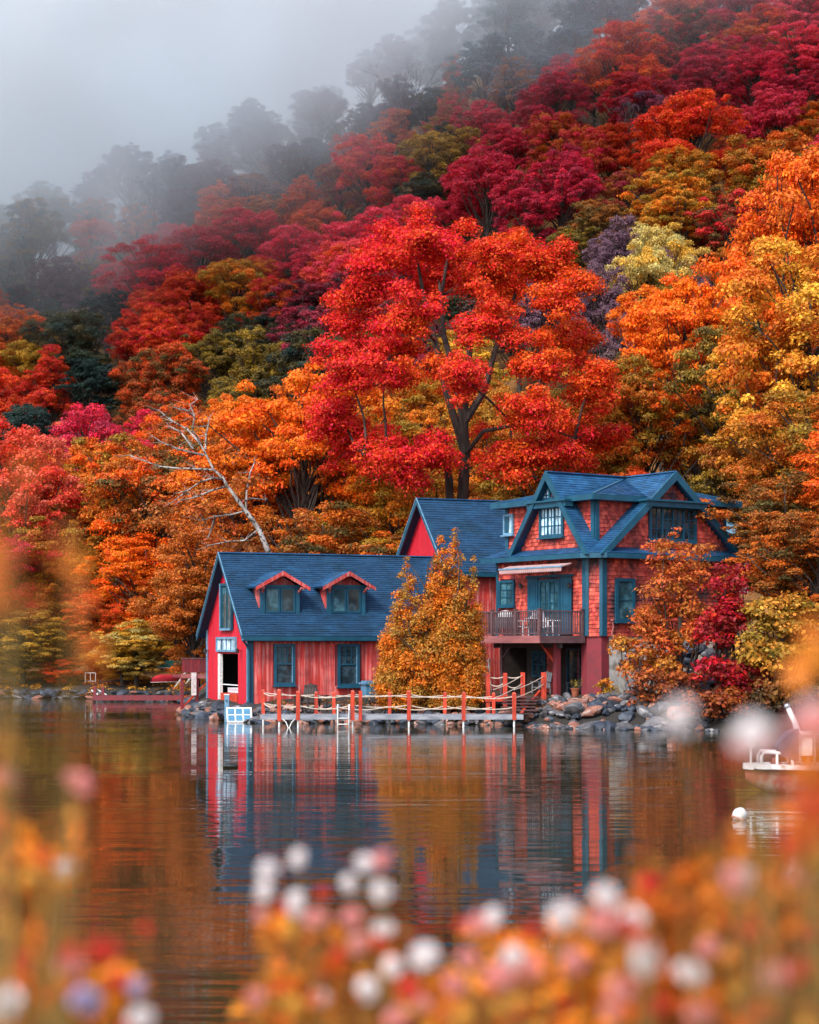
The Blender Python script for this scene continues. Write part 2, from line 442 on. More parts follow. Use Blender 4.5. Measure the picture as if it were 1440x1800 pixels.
# ------------------------------------------------------------------ the setting: ground, water, fog
def build_ground():
    def axis(parts):
        out = []
        for a, b, st in parts:
            out += list(np.arange(a, b, st))
        return np.array(out + [parts[-1][1]])
    xs = axis([(-900, -200, 50), (-200, -50, 6), (-50, -20, 1.6), (-20, 24, .6), (24, 60, 2.5), (60, 200, 8), (200, 900, 50)])
    ys = axis([(-900, -60, 60), (-60, -6, 6), (-6, 9, .5), (9, 54, 5), (54, 112, .6), (112, 380, 4), (380, 1500, 80)])
    Xg, Yg = np.meshgrid(xs, ys)
    Zg = ground(Xg, Yg)
    Zg = Zg + .05 * np.sin(Xg * 2.3 + Yg * 1.1) * np.cos(Yg * 1.9) * (Zg > .2)
    nx, ny = len(xs), len(ys)
    V = np.stack([Xg, Yg, Zg], -1).reshape(-1, 3)
    i = np.arange((ny - 1) * (nx - 1)); r, c = i // (nx - 1), i % (nx - 1); k = r * nx + c
    F = np.stack([k, k + 1, k + nx + 1, k + nx], -1)
    me = bpy.data.meshes.new('ground')
    me.vertices.add(len(V)); me.vertices.foreach_set('co', V.ravel())
    me.loops.add(F.size); me.loops.foreach_set('vertex_index', F.ravel())
    me.polygons.add(len(F)); me.polygons.foreach_set('loop_start', np.arange(len(F)) * 4)
    me.polygons.foreach_set('use_smooth', np.ones(len(F), bool))
    me.update(calc_edges=True)
    me.materials.append(MATS['ground'])
    link('ground', me, None, 'structure')
build_ground()

w = MB(); w.add([(-900, 4.6, 0), (900, 4.6, 0), (900, 119, 0), (-900, 119, 0)], [(0, 1, 2, 3)])
w.build('lake_water', 'lake_water', None, kind='structure')

def fog_bank():
    m, n, l = new_mat('fog_air')
    out = n.new('ShaderNodeOutputMaterial'); pv = n.new('ShaderNodeVolumePrincipled')
    pv.inputs['Color'].default_value = (.93, .978, 1.0, 1)
    pv.inputs['Anisotropy'].default_value = 0.0
    tc = n.new('ShaderNodeTexCoord')
    sp = n.new('ShaderNodeSeparateXYZ'); l.new(tc.outputs['Object'], sp.inputs[0])
    def math_(op, a, b=None, c=None):
        q = n.new('ShaderNodeMath'); q.operation = op
        for i, v in enumerate((a, b, c)):
            if v is None: continue
            if isinstance(v, (int, float)): q.inputs[i].default_value = v
            else: l.new(v, q.inputs[i])
        return q.outputs[0]
    # height above a sheet that climbs to the right with the hillside
    h = math_('SUBTRACT', sp.outputs['Z'], math_('MULTIPLY_ADD', sp.outputs['X'], FOG_TILT, FOG_Z))
    h = math_('SUBTRACT', h, math_('MULTIPLY', math_('SUBTRACT', sp.outputs['Y'], 250.0), .03))
    nz = n.new('ShaderNodeTexNoise'); nz.inputs['Scale'].default_value = .035; nz.inputs['Detail'].default_value = 3.0
    nz.inputs['Roughness'].default_value = .55
    l.new(tc.outputs['Object'], nz.inputs['Vector'])
    nn = math_('SUBTRACT', nz.outputs['Fac'], .5)
    h = math_('ADD', h, math_('MULTIPLY', nn, 62.0))
    d = n.new('ShaderNodeMapRange'); d.interpolation_type = 'SMOOTHSTEP'
    d.inputs['From Min'].default_value = -7; d.inputs['From Max'].default_value = 26
    d.inputs['To Min'].default_value = 0.0; d.inputs['To Max'].default_value = FOG_DENS
    l.new(h, d.inputs['Value'])
    # the thin skirt of mist below the bank, over the left of the hillside
    e = n.new('ShaderNodeMapRange'); e.interpolation_type = 'SMOOTHSTEP'
    e.inputs['From Min'].default_value = -26; e.inputs['From Max'].default_value = 6
    e.inputs['To Max'].default_value = FOG_SKIRT
    l.new(h, e.inputs['Value'])
    wz = n.new('ShaderNodeTexNoise'); wz.inputs['Scale'].default_value = .055; wz.inputs['Detail'].default_value = 4.0; wz.inputs['Distortion'].default_value = 1.2
    l.new(tc.outputs['Object'], wz.inputs['Vector'])
    wr = n.new('ShaderNodeMapRange'); wr.inputs['From Min'].default_value = .38; wr.inputs['From Max'].default_value = .64; wr.inputs['To Min'].default_value = .25; wr.inputs['To Max'].default_value = 1.3
    l.new(wz.outputs['Fac'], wr.inputs['Value'])
    l.new(math_('ADD', math_('MULTIPLY', d.outputs[0], wr.outputs[0]), e.outputs[0]), pv.inputs['Density'])
    l.new(pv.outputs[0], out.inputs['Volume'])
    MATS['fog_air'] = m
    b = MB(); b.box(-150, 95, 170, 400, 34, 128)
    return b.build('fog', 'fog_air', None, kind='stuff')
FOG_TILT, FOG_Z, FOG_DENS, FOG_SKIRT = .48, 78.0, .040, .0030
fog_bank()

# ------------------------------------------------------------------ building helpers
def pane_mesh(cache={}):
    return cache
def window(parent, o, ux, nrm, w, h, cols=2, rows=2, name='window', fw=.10, frame='trim_blue', pane='glass', depth=.09, mull=0, sill=True,
           bars='trim_blue', uz=Z_, label=None):
    """framed window: o is the lower left corner of the outer frame on the wall plane; panes and bars are its children"""
    ux, nrm, uz = Vector(ux).normalized(), Vector(nrm).normalized(), Vector(uz).normalized(); o = Vector(o)
    f = MB()
    f.obox(o + ux * w / 2 + uz * (h - fw / 2) + nrm * depth / 2, ux, nrm, uz, w, depth, fw)
    f.obox(o + ux * w / 2 + uz * fw / 2 + nrm * depth / 2, ux, nrm, uz, w, depth, fw)
    for s in (fw / 2, w - fw / 2):
        f.obox(o + ux * s + uz * h / 2 + nrm * depth / 2, ux, nrm, uz, fw, depth * .96, h - 2 * fw)
    for i in range(mull):
        s = fw + (w - 2 * fw) * (i + 1) / (mull + 1)
        f.obox(o + ux * s + uz * h / 2 + nrm * depth / 2, ux, nrm, uz, fw * .6, depth * .9, h - 2 * fw)
    fo = f.build(name, frame, parent)
    if label: fo['label'] = label
    if sill:
        g = MB(); g.obox(o + ux * w / 2 - uz * .03 + nrm * (depth / 2 + .05), ux, nrm, uz, w + .1, depth + .1, .06); g.build('sill', frame, fo)
    iw, ih = w - 2 * fw, h - 2 * fw
    cw, ch = iw / cols, ih / rows
    p = MB(); p.obox((0, 0, 0), ux, nrm, uz, cw, .012, ch); pm = None
    for i in range(cols):
        for j in range(rows):
            c = o + ux * (fw + cw * (i + .5)) + uz * (fw + ch * (j + .5)) + nrm * .02
            if pm is None:
                po = p.build('pane', pane, fo); pm = po.data
            else:
                po = link('pane', pm, fo)
            tilt = Vector((rnd.uniform(-1, 1), rnd.uniform(-1, 1), rnd.uniform(-1, 1))) * .008
            po.location = c; po.rotation_euler = tilt
    if cols * rows > 1:
        b = MB()
        for i in range(1, cols):
            b.obox(o + ux * (fw + cw * i) + uz * h / 2 + nrm * .042, ux, nrm, uz, .035, .035, ih)
        for j in range(1, rows):
            b.obox(o + ux * w / 2 + uz * (fw + ch * j) + nrm * .040, ux, nrm, uz, iw, .03, .035)
        b.each('glazing_bar', bars, fo)
    return fo

def roof_plane(name, parent, o, ux, uy, poly, mat=None, exposure=.13, width=.32, thick=.022, deck=.10, holes=()):
    """a deck of real thickness under courses of shingles; (ux, uy) span the slope, poly is convex"""
    mat = mat or ('roof_skylit' if parent.name.startswith('shingled') else 'roof_dark')
    o = Vector(o); ux = Vector(ux).normalized(); uy = Vector(uy).normalized(); nrm = ux.cross(uy).normalized()
    if nrm.z < 0: nrm = -nrm
    d = MB(); d.prism([o + ux * a + uy * b for a, b in poly], nrm * -deck)
    r = d.build(name, mat, parent)
    s = MB(); s.courses(o + nrm * .004, ux, uy, nrm, poly, exposure, width, thick, holes)
    s.build('shingles', mat, r, kind='stuff')
    return r

def facade_light(parent, p, nrm):
    nrm = Vector(nrm); b = MB(); p = Vector(p)
    b.bar(p, p + nrm * .16, .03); b.lathe([(.03, .10), (.07, .06), (.08, -.08), (.05, -.1)], p + nrm * .18, 8)
    return b.build('wall_lamp', 'black_metal', parent)

# ------------------------------------------------------------------ the boathouse
BTH = math.radians(22.5)
BO = Vector((-6.58, 75.0, .51))
def to_local(org, th, u, v, axis, off=0.0):
    """pixel (u, v) met with the vertical plane of a building: axis 'x' -> plane y=off, 'y' -> plane x=off; gives (along, z) in local metres"""
    c, s = math.cos(th), math.sin(th)
    k = (u - 720) / K
    if axis == 'x':      # X = ox + t c - off s ; Y = oy + t s + off c
        t = (k * (org.y + off * c) - (org.x - off * s)) / (c - k * s); Y = org.y + t * s + off * c
    else:                # X = ox + off c - t s ; Y = oy + off s + t c
        t = ((org.x + off * c) - k * (org.y + off * s)) / (s + k * c); Y = org.y + off * s + t * c
    return t, CAMZ - (v - HOR) * Y / K - org.z

bh = thing('boathouse', 'low red boathouse with two dormers on its blue roof, left of the cedar', 'boathouse', BO, BTH)
BL, BW = 9.2, 6.0
EZ, RZ = 2.91 + .36, 6.44 + .0      # wall top, ridge (local)
OV = .36
def boathouse():
    slope = (RZ - 2.91) / (BW / 2 + OV)
    ewall = 2.91 + slope * OV
    # long side: boards
    lx = lambda u, v: to_local(BO, BTH, u, v, 'x')
    w1 = [lx(481, 1205), lx(518, 1132)]; w2 = [lx(593, 1207), lx(631, 1132)]
    wins = []
    for (a, b), wd in ((w1, 0), (w2, 0)):
        wins.append((a[0], b[0], a[1], b[1]))
    b = MB(); b.box(.0, BL, .03, .12, -.05, ewall - .02); b.build('wall', 'maroon_wood', bh)
    s = MB(); x = .22
    while x < BL:
        wd = rnd.uniform(.13, .2); z0 = .06; z1 = ewall - .05
        segs = [(z0, z1)]
        for a0, a1, c0, c1 in wins:
            if x < a1 - .02 and x + wd > a0 + .02: segs = [(z0, c0 + .02), (c1 - .02, z1)]
        for q0, q1 in segs:
            y0 = rnd.uniform(-.008, .004)
            s.box(x + .004, x + wd - .004, y0, .035, q0, q1)
        x += wd
    s.build('board_siding', 'siding_red', bh, kind='stuff')
    q = MB(); q.box(-.055, .20, -.03, .06, 0, ewall - .06); q.box(-.05, .06, -.02, .16, 0.0, ewall - .0); q.each('corner_board', 'trim_blue', bh)
    q = MB(); q.box(-.02, BL, -.04, .12, -.12, .05); q.build('sill_beam', 'dark_wood', bh)
    for a0, a1, c0, c1 in wins:
        window(bh, (a0, -.01, c0), X_, -Y_, a1 - a0, c1 - c0, cols=1, rows=1, fw=.11, sill=True, name='window', pane='glass')
        # upper sash with small panes, light inner stop on the right
        m = MB(); zmid = c0 + (c1 - c0) * .52; xa, xb = a0 + .12, a1 - .12
        for k in range(4): m.box(xa + (xb - xa) * k / 3 - .015, xa + (xb - xa) * k / 3 + .015, -.075, -.04, zmid, c1 - .12)
        m.box(xa, xb, -.078, -.04, zmid - .03, zmid + .03); m.box(xa, xb, -.07, -.04, zmid + .42, zmid + .45)
        m.each('glazing_bar', 'trim_blue', bh)
        m = MB(); m.box(xb - .02, xb + .03, -.095, -.05, c0 + .12, c1 - .1); m.build('window_stop', 'trim_pale', bh)
    # gable end: vertical boards clipped to the roof line, with openings
    gy = lambda u, v: to_local(BO, BTH, u, v, 'y')
    def top(y): return min(ewall + slope * min(y, BW - y), RZ) - .10
    tall = (gy(410, 1108), gy(391, 1026)); trans = (gy(417, 1146), gy(383, 1120)); door = (gy(418, 1232), gy(385, 1149))
    holes = [(h[0][0], h[1][0], h[0][1], h[1][1]) for h in (tall, trans, door)]
    s = MB(); y = .10
    while y < BW - .05:
        wd = .15; segs = [(.05, top(y + wd / 2))]
        for a0, a1, c0, c1 in holes:
            if y < a1 - .03 and y + wd > a0 + .03:
                ns = []
                for p0, p1 in segs:
                    if c0 > p0: ns.append((p0, min(p1, c0)))
                    if c1 < p1: ns.append((max(p0, c1), p1))
                segs = [k for k in ns if k[1] - k[0] > .02]
        for p0, p1 in segs: s.box(rnd.uniform(-.006, .0), .05, y + .003, y + wd - .003, p0, p1)
        y += wd
    s.build('gable_boards', 'gable_red', bh, kind='stuff')
    d0, d1, dz0, dz1 = holes[2]
    b = MB()      # inner skin behind the boards, left open at the door
    b.box(.06, .1, .1, d0, 0, 2.6); b.box(.06, .1, d1, BW - .1, 0, 2.6)
    b.prism([(.06, .1, 2.6), (.06, BW - .1, 2.6), (.06, BW - .1, ewall - .1), (.06, BW / 2, RZ - .25), (.06, .1, ewall - .1)], (.04, 0, 0))
    b.build('gable_wall', 'maroon_wood', bh)
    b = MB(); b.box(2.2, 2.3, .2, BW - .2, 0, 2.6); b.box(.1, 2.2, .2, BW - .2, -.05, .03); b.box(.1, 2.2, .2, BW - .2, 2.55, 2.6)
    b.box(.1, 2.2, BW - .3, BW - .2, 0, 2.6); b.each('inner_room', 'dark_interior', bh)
    # windows in the gable
    a0, a1, c0, c1 = holes[0]
    window(bh, (-.01, a1, c0), -Y_, -X_, a1 - a0, c1 - c0, cols=2, rows=1, fw=.12, pane='glass_teal', bars='trim_blue', sill=False)
    m = MB(); m.box(-.14, -.10, a0 + .1, a1 - .1, c0 + .0, c0 + .09); m.box(-.13, -.10, a1 - .02, a1 + .05, c0, c1); m.each('pale_casing', 'trim_pale', bh)
    a0, a1, c0, c1 = holes[1]
    window(bh, (-.01, a1, c0), -Y_, -X_, a1 - a0, c1 - c0, cols=4, rows=1, fw=.09, frame='trim_pale', pane='glass_pale', bars='trim_blue', sill=False,
           label='pale four-light window over the doorway')
    # doorway: white jambs, dark room, ledge inside
    m = MB(); m.box(-.05, .08, d1 - .3, d1, dz0, dz1)
    m.each('door_frame', 'white_paint', bh)
    m = MB(); m.box(.1, .16, d0, d1, dz0 + .62, dz0 + .66); m.box(.3, .9, d0 + .1, d1 - .3, dz0 + .3, dz0 + .5); m.build('door_rail', 'cloth_white', bh)
    m = MB(); m.box(-.02, .5, d0 - .02, d1 - .1, dz0 - .05, dz0 + .28); m.build('door_ledge', 'post_orange', bh)
    for uu in (368, 425):
        t, z = gy(uu, 1144); facade_light(bh, (-.01, t, z), (-1, 0, 0))
    m = MB(); m.box(-.06, .0, -.02, .09, 0, ewall - .1); m.box(-.06, .0, BW - .1, BW, 0, ewall - .1); m.each('corner_trim', 'trim_pale', bh)
    # roof
    sl = math.hypot(RZ - 2.91, BW / 2 + OV)
    up = Vector((0, BW / 2 + OV, RZ - 2.91)).normalized(); upb = Vector((0, -(BW / 2 + OV), RZ - 2.91)).normalized()
    L = BL + .3 + .35
    rp = roof_plane('roof_slope', bh, (-.35, -OV, 2.91), X_, up, [(0, 0), (L, 0), (L, sl), (0, sl)])
    roof_plane('roof_slope', bh, (-.35, BW + OV, 2.91), X_, upb, [(0, 0), (L, 0), (L, sl), (0, sl)])
    m = MB(); m.bar((-.36, BW / 2, RZ + .02), (BL + .3, BW / 2, RZ + .02), .2, .05); m.each('ridge_cap', 'roof_skylit', bh)
    m = MB()      # barge boards with a pale edge
    for y0 in (-OV, BW + OV):
        m.prism([(-.40, y0, 2.93), (-.40, BW / 2, RZ + .01), (-.40, BW / 2, RZ - .21), (-.40, y0, 2.71)], (.06, 0, 0))
    m.each('barge_board', 'trim_blue', bh)
    m = MB()
    for y0 in (-OV, BW + OV):
        m.prism([(-.42, y0, 2.97), (-.42, BW / 2, RZ + .05), (-.42, BW / 2, RZ - .0), (-.42, y0, 2.92)], (.03, 0, 0))
    m.each('verge_trim', 'trim_pale', bh)
    m = MB(); m.box(-.35, L - .35, -OV - .06, -OV + .0, 2.72, 2.90); m.box(-.3, L - .4, -OV, .0, 2.70, 2.73); m.each('eave_board', 'trim_blue', bh)
    m = MB(); m.tube([(-.38, -OV - .05, 2.76), (-.1, -.12, 2.5), (-.02, -.1, 2.3), (-.02, -.1, .1)], .045, 6); m.build('downpipe', 'trim_blue', bh)
    # dormers
    slp = (RZ - 2.91) / (BW / 2 + OV)
    for (uc, ua) in ((490, 500), (606, 612)):
        xc, _ = to_local(BO, BTH, uc, 1056, 'x', .75)
        zb, zt = to_local(BO, BTH, uc, 1078, 'x', .75)[1], to_local(BO, BTH, uc, 1031, 'x', .75)[1]
        hw = .74; yf = .72; zr = zt + .62
        yroof = lambda z: -OV + (z - 2.91) / slp
        d = MB()
        for sx in (-1, 1):                       # cheeks: narrow at the foot, clad in boards
            for k in range(5):
                f0, f1 = k / 5, (k + 1) / 5
                yb0 = yf + (yroof(zt) + .3 - yf) * f0; yb1 = yf + (yroof(zt) + .3 - yf) * f1 - .01
                x0 = xc + sx * (hw + .12)
                zz0 = max(zb - .1, 2.91 + (yb0 + OV) * slp - .1)
                if zz0 < zt: d.obox(((x0), (yb0 + yb1) / 2, (zz0 + zt) / 2), X_, Y_, Z_, .04, yb1 - yb0, zt - zz0)
        d.box(xc - hw - .1, xc + hw + .1, yf - .02, yf + .04, zb - .1, zt + .02)
        d.prism([(xc - hw - .12, yf - .03, zt), (xc + hw + .12, yf - .03, zt), (xc, yf - .03, zr - .12)], (0, .08, 0))
        dm = d.build('dormer', 'siding_red', bh)
        g = MB(); g.box(xc - hw - .04, xc + hw + .04, yf - .16, yf - .02, zb - .06, zt - .02)
        g.box(xc - hw - .10, xc - hw + .06, yf - .22, yf - .0, zb - .1, zt + .03); g.box(xc + hw - .06, xc + hw + .10, yf - .22, yf, zb - .1, zt + .03)
        g.box(xc - hw - .14, xc + hw + .14, yf - .24, yf, zt - .05, zt + .06); g.box(xc - hw - .14, xc + hw + .14, yf - .24, yf, zb - .14, zb - .04)
        g.build('window_surround', 'trim_blue', dm)
        for sx in (-1, 1):
            q = MB(); x0 = xc - .64 if sx < 0 else xc + .02
            q.box(x0, x0 + .62, yf - .20, yf - .15, zb + .02, zb + .1); q.box(x0, x0 + .62, yf - .20, yf - .15, zt - .14, zt - .06)
            q.box(x0, x0 + .07, yf - .2, yf - .15, zb + .1, zt - .14); q.box(x0 + .55, x0 + .62, yf - .2, yf - .15, zb + .1, zt - .14)
            q.build('sash', 'trim_blue', dm)
            q = MB(); q.box(x0 + .07, x0 + .55, yf - .18, yf - .165, zb + .1, zt - .14); q.build('pane', 'glass_teal' if sx < 0 else 'glass', dm)
        # little gable roof
        rw = hw + .42; yfr = yf - .55; zr2 = zr + .02; ze = zt - .02
        for sx in (-1, 1):
            upd = Vector((-sx * rw, 0, zr2 - ze)); Ls = upd.length; upd.normalize()
            yb_e = yroof(ze) + .1; yb_r = yroof(zr2) + .1
            o = Vector((xc + sx * rw, yfr, ze))
            poly = [(0, 0), (yb_e - yfr, 0), (yb_r - yfr, Ls), (0, Ls)]
            dk = MB(); nn = Vector((sx * (zr2 - ze), 0, rw)).normalized()
            dk.prism([o + Y_ * a + upd * b for a, b in poly], nn * -.07); dko = dk.build('dormer_roof', 'roof_skylit', dm)
            sh = MB(); sh.courses(o + nn * .004, Y_, upd, nn, poly, .13, .28, .02); sh.V  # shingles
            sh_o = sh.build('dormer_shingles', 'roof_skylit', dm, kind='stuff')
        bb = MB()
        for sx in (-1, 1):
            bb.prism([(xc + sx * (rw + .02), yfr - .05, ze - .02), (xc, yfr - .05, zr2 - .02), (xc, yfr - .05, zr2 - .19), (xc + sx * (rw + .02), yfr - .05, ze - .17)], (0, .05, 0))
            bb.bar((xc + sx * (hw + .02), yf, ze - .35), (xc + sx * (hw + .08), yfr + .02, ze - .03), .07)
            bb.bar((xc + sx * (hw + .16), yfr, ze - .06), (xc + sx * (hw + .16), yf + .1, ze - .06), .08)
        bb.bar((xc, yfr, zr2 - .2), (xc, yf, zr2 - .2), .09)
        bb.each('barge_board', 'siding_red', dm)
boathouse()

# ------------------------------------------------------------------ the gabled wing behind
CO = Vector((1.87, 83.4, .9))
ch = thing('gabled_wing', 'red gabled house wing with plain blue roof, rising behind the cedar and the boathouse', 'house', CO, BTH)
def wing():
    ez, rz, W, L, ov = 5.47, 9.02, 6.0, 7.2, .36
    slope = (rz - ez) / (W / 2 + ov); ew = ez + slope * ov
    s = MB(); y = .0
    while y < W - .01:
        wd = .2; s.box(rnd.uniform(-.01, 0), .06, y + .003, y + wd - .003, 0, min(ew + slope * min(y + .1, W - y - .1), rz) - .1); y += wd
    s.build('gable_boards', 'gable_red', ch, kind='stuff')
    s = MB(); x = 0
    while x < L - .01:
        s.box(x + .003, x + .197, rnd.uniform(-.01, 0), .06, 0, ew - .05); x += .2
    s.build('board_siding', 'siding_red', ch, kind='stuff')
    b = MB(); b.box(.07, L, .07, W - .05, 0, ew - .1); b.prism([(.07, .07, ew - .1), (.07, W / 2, rz - .3), (.07, W - .07, ew - .1)], (L - .1, 0, 0)); b.build('wall', 'maroon_wood', ch)
    sl = math.hypot(rz - ez, W / 2 + ov)
    up = Vector((0, W / 2 + ov, rz - ez)).normalized(); upb = Vector((0, -(W / 2 + ov), rz - ez)).normalized()
    roof_plane('roof_slope', ch, (-.38, -ov, ez), X_, up, [(0, 0), (L + .4, 0), (L + .4, sl), (0, sl)], exposure=.16)
    roof_plane('roof_slope', ch, (-.38, W + ov, ez), X_, upb, [(0, 0), (L + .4, 0), (L + .4, sl), (0, sl)], exposure=.3, width=.8)
    m = MB()
    for y0 in (-ov, W + ov):
        m.prism([(-.44, y0, ez + .03), (-.44, W / 2, rz + .02), (-.44, W / 2, rz - .26), (-.44, y0, ez - .25)], (.07, 0, 0))
    m.box(-.38, L, -ov - .05, -ov, ez - .2, ez - .01)
    m.each('barge_board', 'trim_blue', ch)
    m = MB()
    for y0 in (-ov, W + ov):
        m.prism([(-.46, y0, ez + .07), (-.46, W / 2, rz + .06), (-.46, W / 2, rz), (-.46, y0, ez + .01)], (.03, 0, 0))
    m.each('verge_trim', 'trim_pale', ch)
    m = MB(); m.bar((-.4, W / 2, rz + .02), (L, W / 2, rz + .02), .2, .05); m.each('ridge_cap', 'roof_skylit', ch)
    m = MB(); m.box(L - 1.0, L + 2.2, -1.4, .5, 0, ez - .9); m.build('link_wall', 'maroon_wood', ch)
    roof_plane('link_roof', ch, (L - 1.4, -1.7, ez - .95), X_, Vector((0, 2.2, .8)), [(0, 0), (3.6, 0), (3.6, 2.2), (0, 2.2)])
wing()

# ------------------------------------------------------------------ the shingled house
MTH = math.atan2(.5707, .8211)
MO = Vector((7.5, 73.9, .87))
mh = thing('shingled_house', 'tall red shingle house with crossing blue gables and a balcony, right of the cedar', 'house', MO, MTH)
LX, LY = 8.0, 6.5                   # right wall runs along +x, left wall along +y
ZB, ZE = 2.54, 5.78                 # main wall foot and eave (local)
CH, CX = .6, .35
def Lw(u, v, off=0.0): return to_local(MO, MTH, u, v, 'y', off)     # left wall, plane x=off
def Rw(u, v, off=0.0): return to_local(MO, MTH, u, v, 'x', off)     # right wall, plane y=off
def house():
    # --- openings of the main floor
    a, b = Lw(907, 1066), Lw(880, 1021); winL = (a[0], b[0], a[1], b[1])
    a, b = Lw(988, 1112), Lw(950, 1019); door = (a[0], b[0], ZB + .02, b[1])
    a, b = Rw(1080, 1093), Rw(1114, 1017); winR = (a[0], b[0], a[1], b[1])
    # core
    c = MB()
    c.prism([(.03, CH, ZB), (CX, .03, ZB), (LX, .03, ZB), (LX, LY, ZB), (.03, LY, ZB)], (0, 0, ZE - ZB + .25))
    c.build('wall', 'maroon_wood', mh)
    s = MB()
    s.courses((0, LY, ZB), -Y_, Z_, -X_, [(0, 0), (LY - CH, 0), (LY - CH, ZE - ZB + .1), (0, ZE - ZB + .1)], .165, .17, .03,
              holes=[(LY - winL[1], LY - winL[0], winL[2] - ZB, winL[3] - ZB), (LY - door[1] - .75, LY - door[0] + .75, 0, door[3] - ZB)], lift=.006)
    s.courses((CX, 0, ZB), X_, Z_, -Y_, [(0, 0), (LX - CX, 0), (LX - CX, ZE - ZB + .1), (0, ZE - ZB + .1)], .165, .17, .03,
              holes=[(winR[0] - CX, winR[1] - CX, winR[2] - ZB, winR[3] - ZB)], lift=.006)
    dch = Vector((CX, -CH, 0)).normalized(); nch = Vector((-CH, -CX, 0)).normalized(); lch = math.hypot(CX, CH)
    s.courses((0, CH, ZB), dch, Z_, nch, [(.08, 0), (lch - .08, 0), (lch - .08, ZE - ZB + .1), (.08, ZE - ZB + .1)], .165, .17, .03, lift=.006)
    s.build('wall_shingles', 'shingle_red', mh, kind='stuff')
    t = MB()
    H = ZE - ZB + .1
    t.obox((-.0, CH + .09, ZB + H / 2), X_, Y_, Z_, .10, .2, H); t.obox((CX + .10, -.0, ZB + H / 2), X_, Y_, Z_, .22, .10, H)
    t.obox(Vector((-.02, CH - .02, ZB + H / 2)) + dch * .06, dch, nch, Z_, .14, .08, H - .02)
    t.obox(Vector((CX, 0, ZB + H / 2)) - dch * .04 + nch * .02, dch, nch, Z_, .14, .08, H - .02)
    t.obox((0, LY - .05, ZB + H / 2), X_, Y_, Z_, .10, .14, H); t.obox((LX - .05, 0, ZB + H / 2), X_, Y_, Z_, .14, .1, H)
    t.each('corner_board', 'trim_blue', mh)
    # window beside the balcony door, the door with its shutters
    window(mh, (-.03, winL[1], winL[2]), -Y_, -X_, winL[1] - winL[0], winL[3] - winL[2], cols=2, rows=3, fw=.1, pane='glass_teal')
    dw, dh = door[1] - door[0], door[3] - door[2]
    do = window(mh, (-.03, door[1], door[2]), -Y_, -X_, dw, dh, cols=4, rows=5, fw=.13, name='door', pane='glass_teal', mull=1, sill=False, bars='trim_blue')
    m = MB(); m.box(-.10, -.07, door[0] + dw / 2 - .12, door[0] + dw / 2 - .09, door[2] + 1.0, door[2] + 1.12); m.build('handle', 'steel', do)
    for y0 in (door[0] - .72, door[1] + .04):
        m = MB(); m.box(-.12, -.06, y0, y0 + .68, door[2] + .05, door[3] + .05)
        sh = m.build('shutter', 'trim_blue', mh)
        m = MB()
        for q0, q1 in ((.1, .46), (.52, .94)):
            z0, z1 = door[2] + dh * q0, door[2] + dh * q1
            m.box(-.135, -.119, y0 + .12, y0 + .56, z0, z0 + .05); m.box(-.135, -.119, y0 + .12, y0 + .56, z1 - .05, z1)
            m.box(-.135, -.119, y0 + .12, y0 + .17, z0 + .05, z1 - .05); m.box(-.135, -.119, y0 + .51, y0 + .56, z0 + .05, z1 - .05)
        m.build('shutter_moulding', 'trim_blue', sh)
    m = MB(); m.box(-.16, -.03, door[0] - .8, door[1] + .8, door[3] + .07, door[3] + .17); m.build('door_head', 'trim_blue', mh)
    for uu, vv in ((923, 1030), (1008, 1029)):
        y, z = Lw(uu, vv); facade_light(mh, (-.05, y, z), (-1, 0, 0))
    window(mh, (winR[0], -.03, winR[2]), X_, -Y_, winR[1] - winR[0], winR[3] - winR[2], cols=1, rows=2, fw=.14, pane='glass_teal', sill=True)
    x, z = Rw(1150, 1046); m = MB(); m.box(x - .2, x + .2, -.3, -.06, z - .05, z + .08); m.box(x - .18, x - .06, -.34, -.1, z - .16, z - .02); m.box(x + .06, x + .18, -.34, -.1, z - .16, z - .02)
    m.build('flood_light', 'white_paint', mh)
    x, z = Rw(1073, 1092); m = MB(); m.tube([(x, -.12, z), (x + .05, -.14, z - .25), (x - .03, -.13, z - .5), (x + .02, -.2, z - .75)], .03, 5)
    m.lathe([(.02, 0), (.07, .02), (.07, .06), (.02, .08)], (x, -.12, z), 8); m.build('hose', 'fascia_pink', mh)
    # awning over the door
    ay0, ay1 = Lw(1019, 1000)[0], Lw(909, 1000)[0]; az = Lw(965, 992)[1]
    m = MB(); m.prism([(-.42, ay0, az - .02), (-.95, ay0, az - .16), (-.95, ay0, az - .20), (-.42, ay0, az - .06)], (0, ay1 - ay0, 0))
    aw = m.build('awning', 'awning', mh)
    m = MB(); nsc = 30
    for i in range(nsc):
        y0 = ay0 + (ay1 - ay0) * i / nsc; y1 = ay0 + (ay1 - ay0) * (i + 1) / nsc; ym = (y0 + y1) / 2
        m.add([(-.955, y0, az - .17), (-.955, y1, az - .17), (-.96, y1, az - .32), (-.96, ym + (y1 - ym) * .5, az - .37), (-.96, ym - (y1 - ym) * .5, az - .37), (-.96, y0, az - .32)], [(0, 1, 2, 3, 4, 5)], i % 2)
    m.build('valance', 'awning', aw)
    m = MB(); m.bar((-.95, ay0 - .03, az - .17), (-.95, ay1 + .03, az - .17), .06); m.build('awning_bar', 'trim_pale', aw)
    # --- skirt roof and eaves
    e = .5; zi = ZE + .62; ins = .55
    ze = ZE + .12
    def skirt(p0, p1, q1, q0):
        p0, p1, q0, q1 = map(Vector, (p0, p1, q0, q1)); ux = (p1 - p0).normalized(); mid = (q0 + q1) / 2 - (p0 + p1) / 2
        uy = (mid - ux * mid.dot(ux)).normalized()
        poly = [((p - p0).dot(ux), (p - p0).dot(uy)) for p in (p0, p1, q1, q0)]
        roof_plane('skirt_roof', mh, p0, ux, uy, poly)
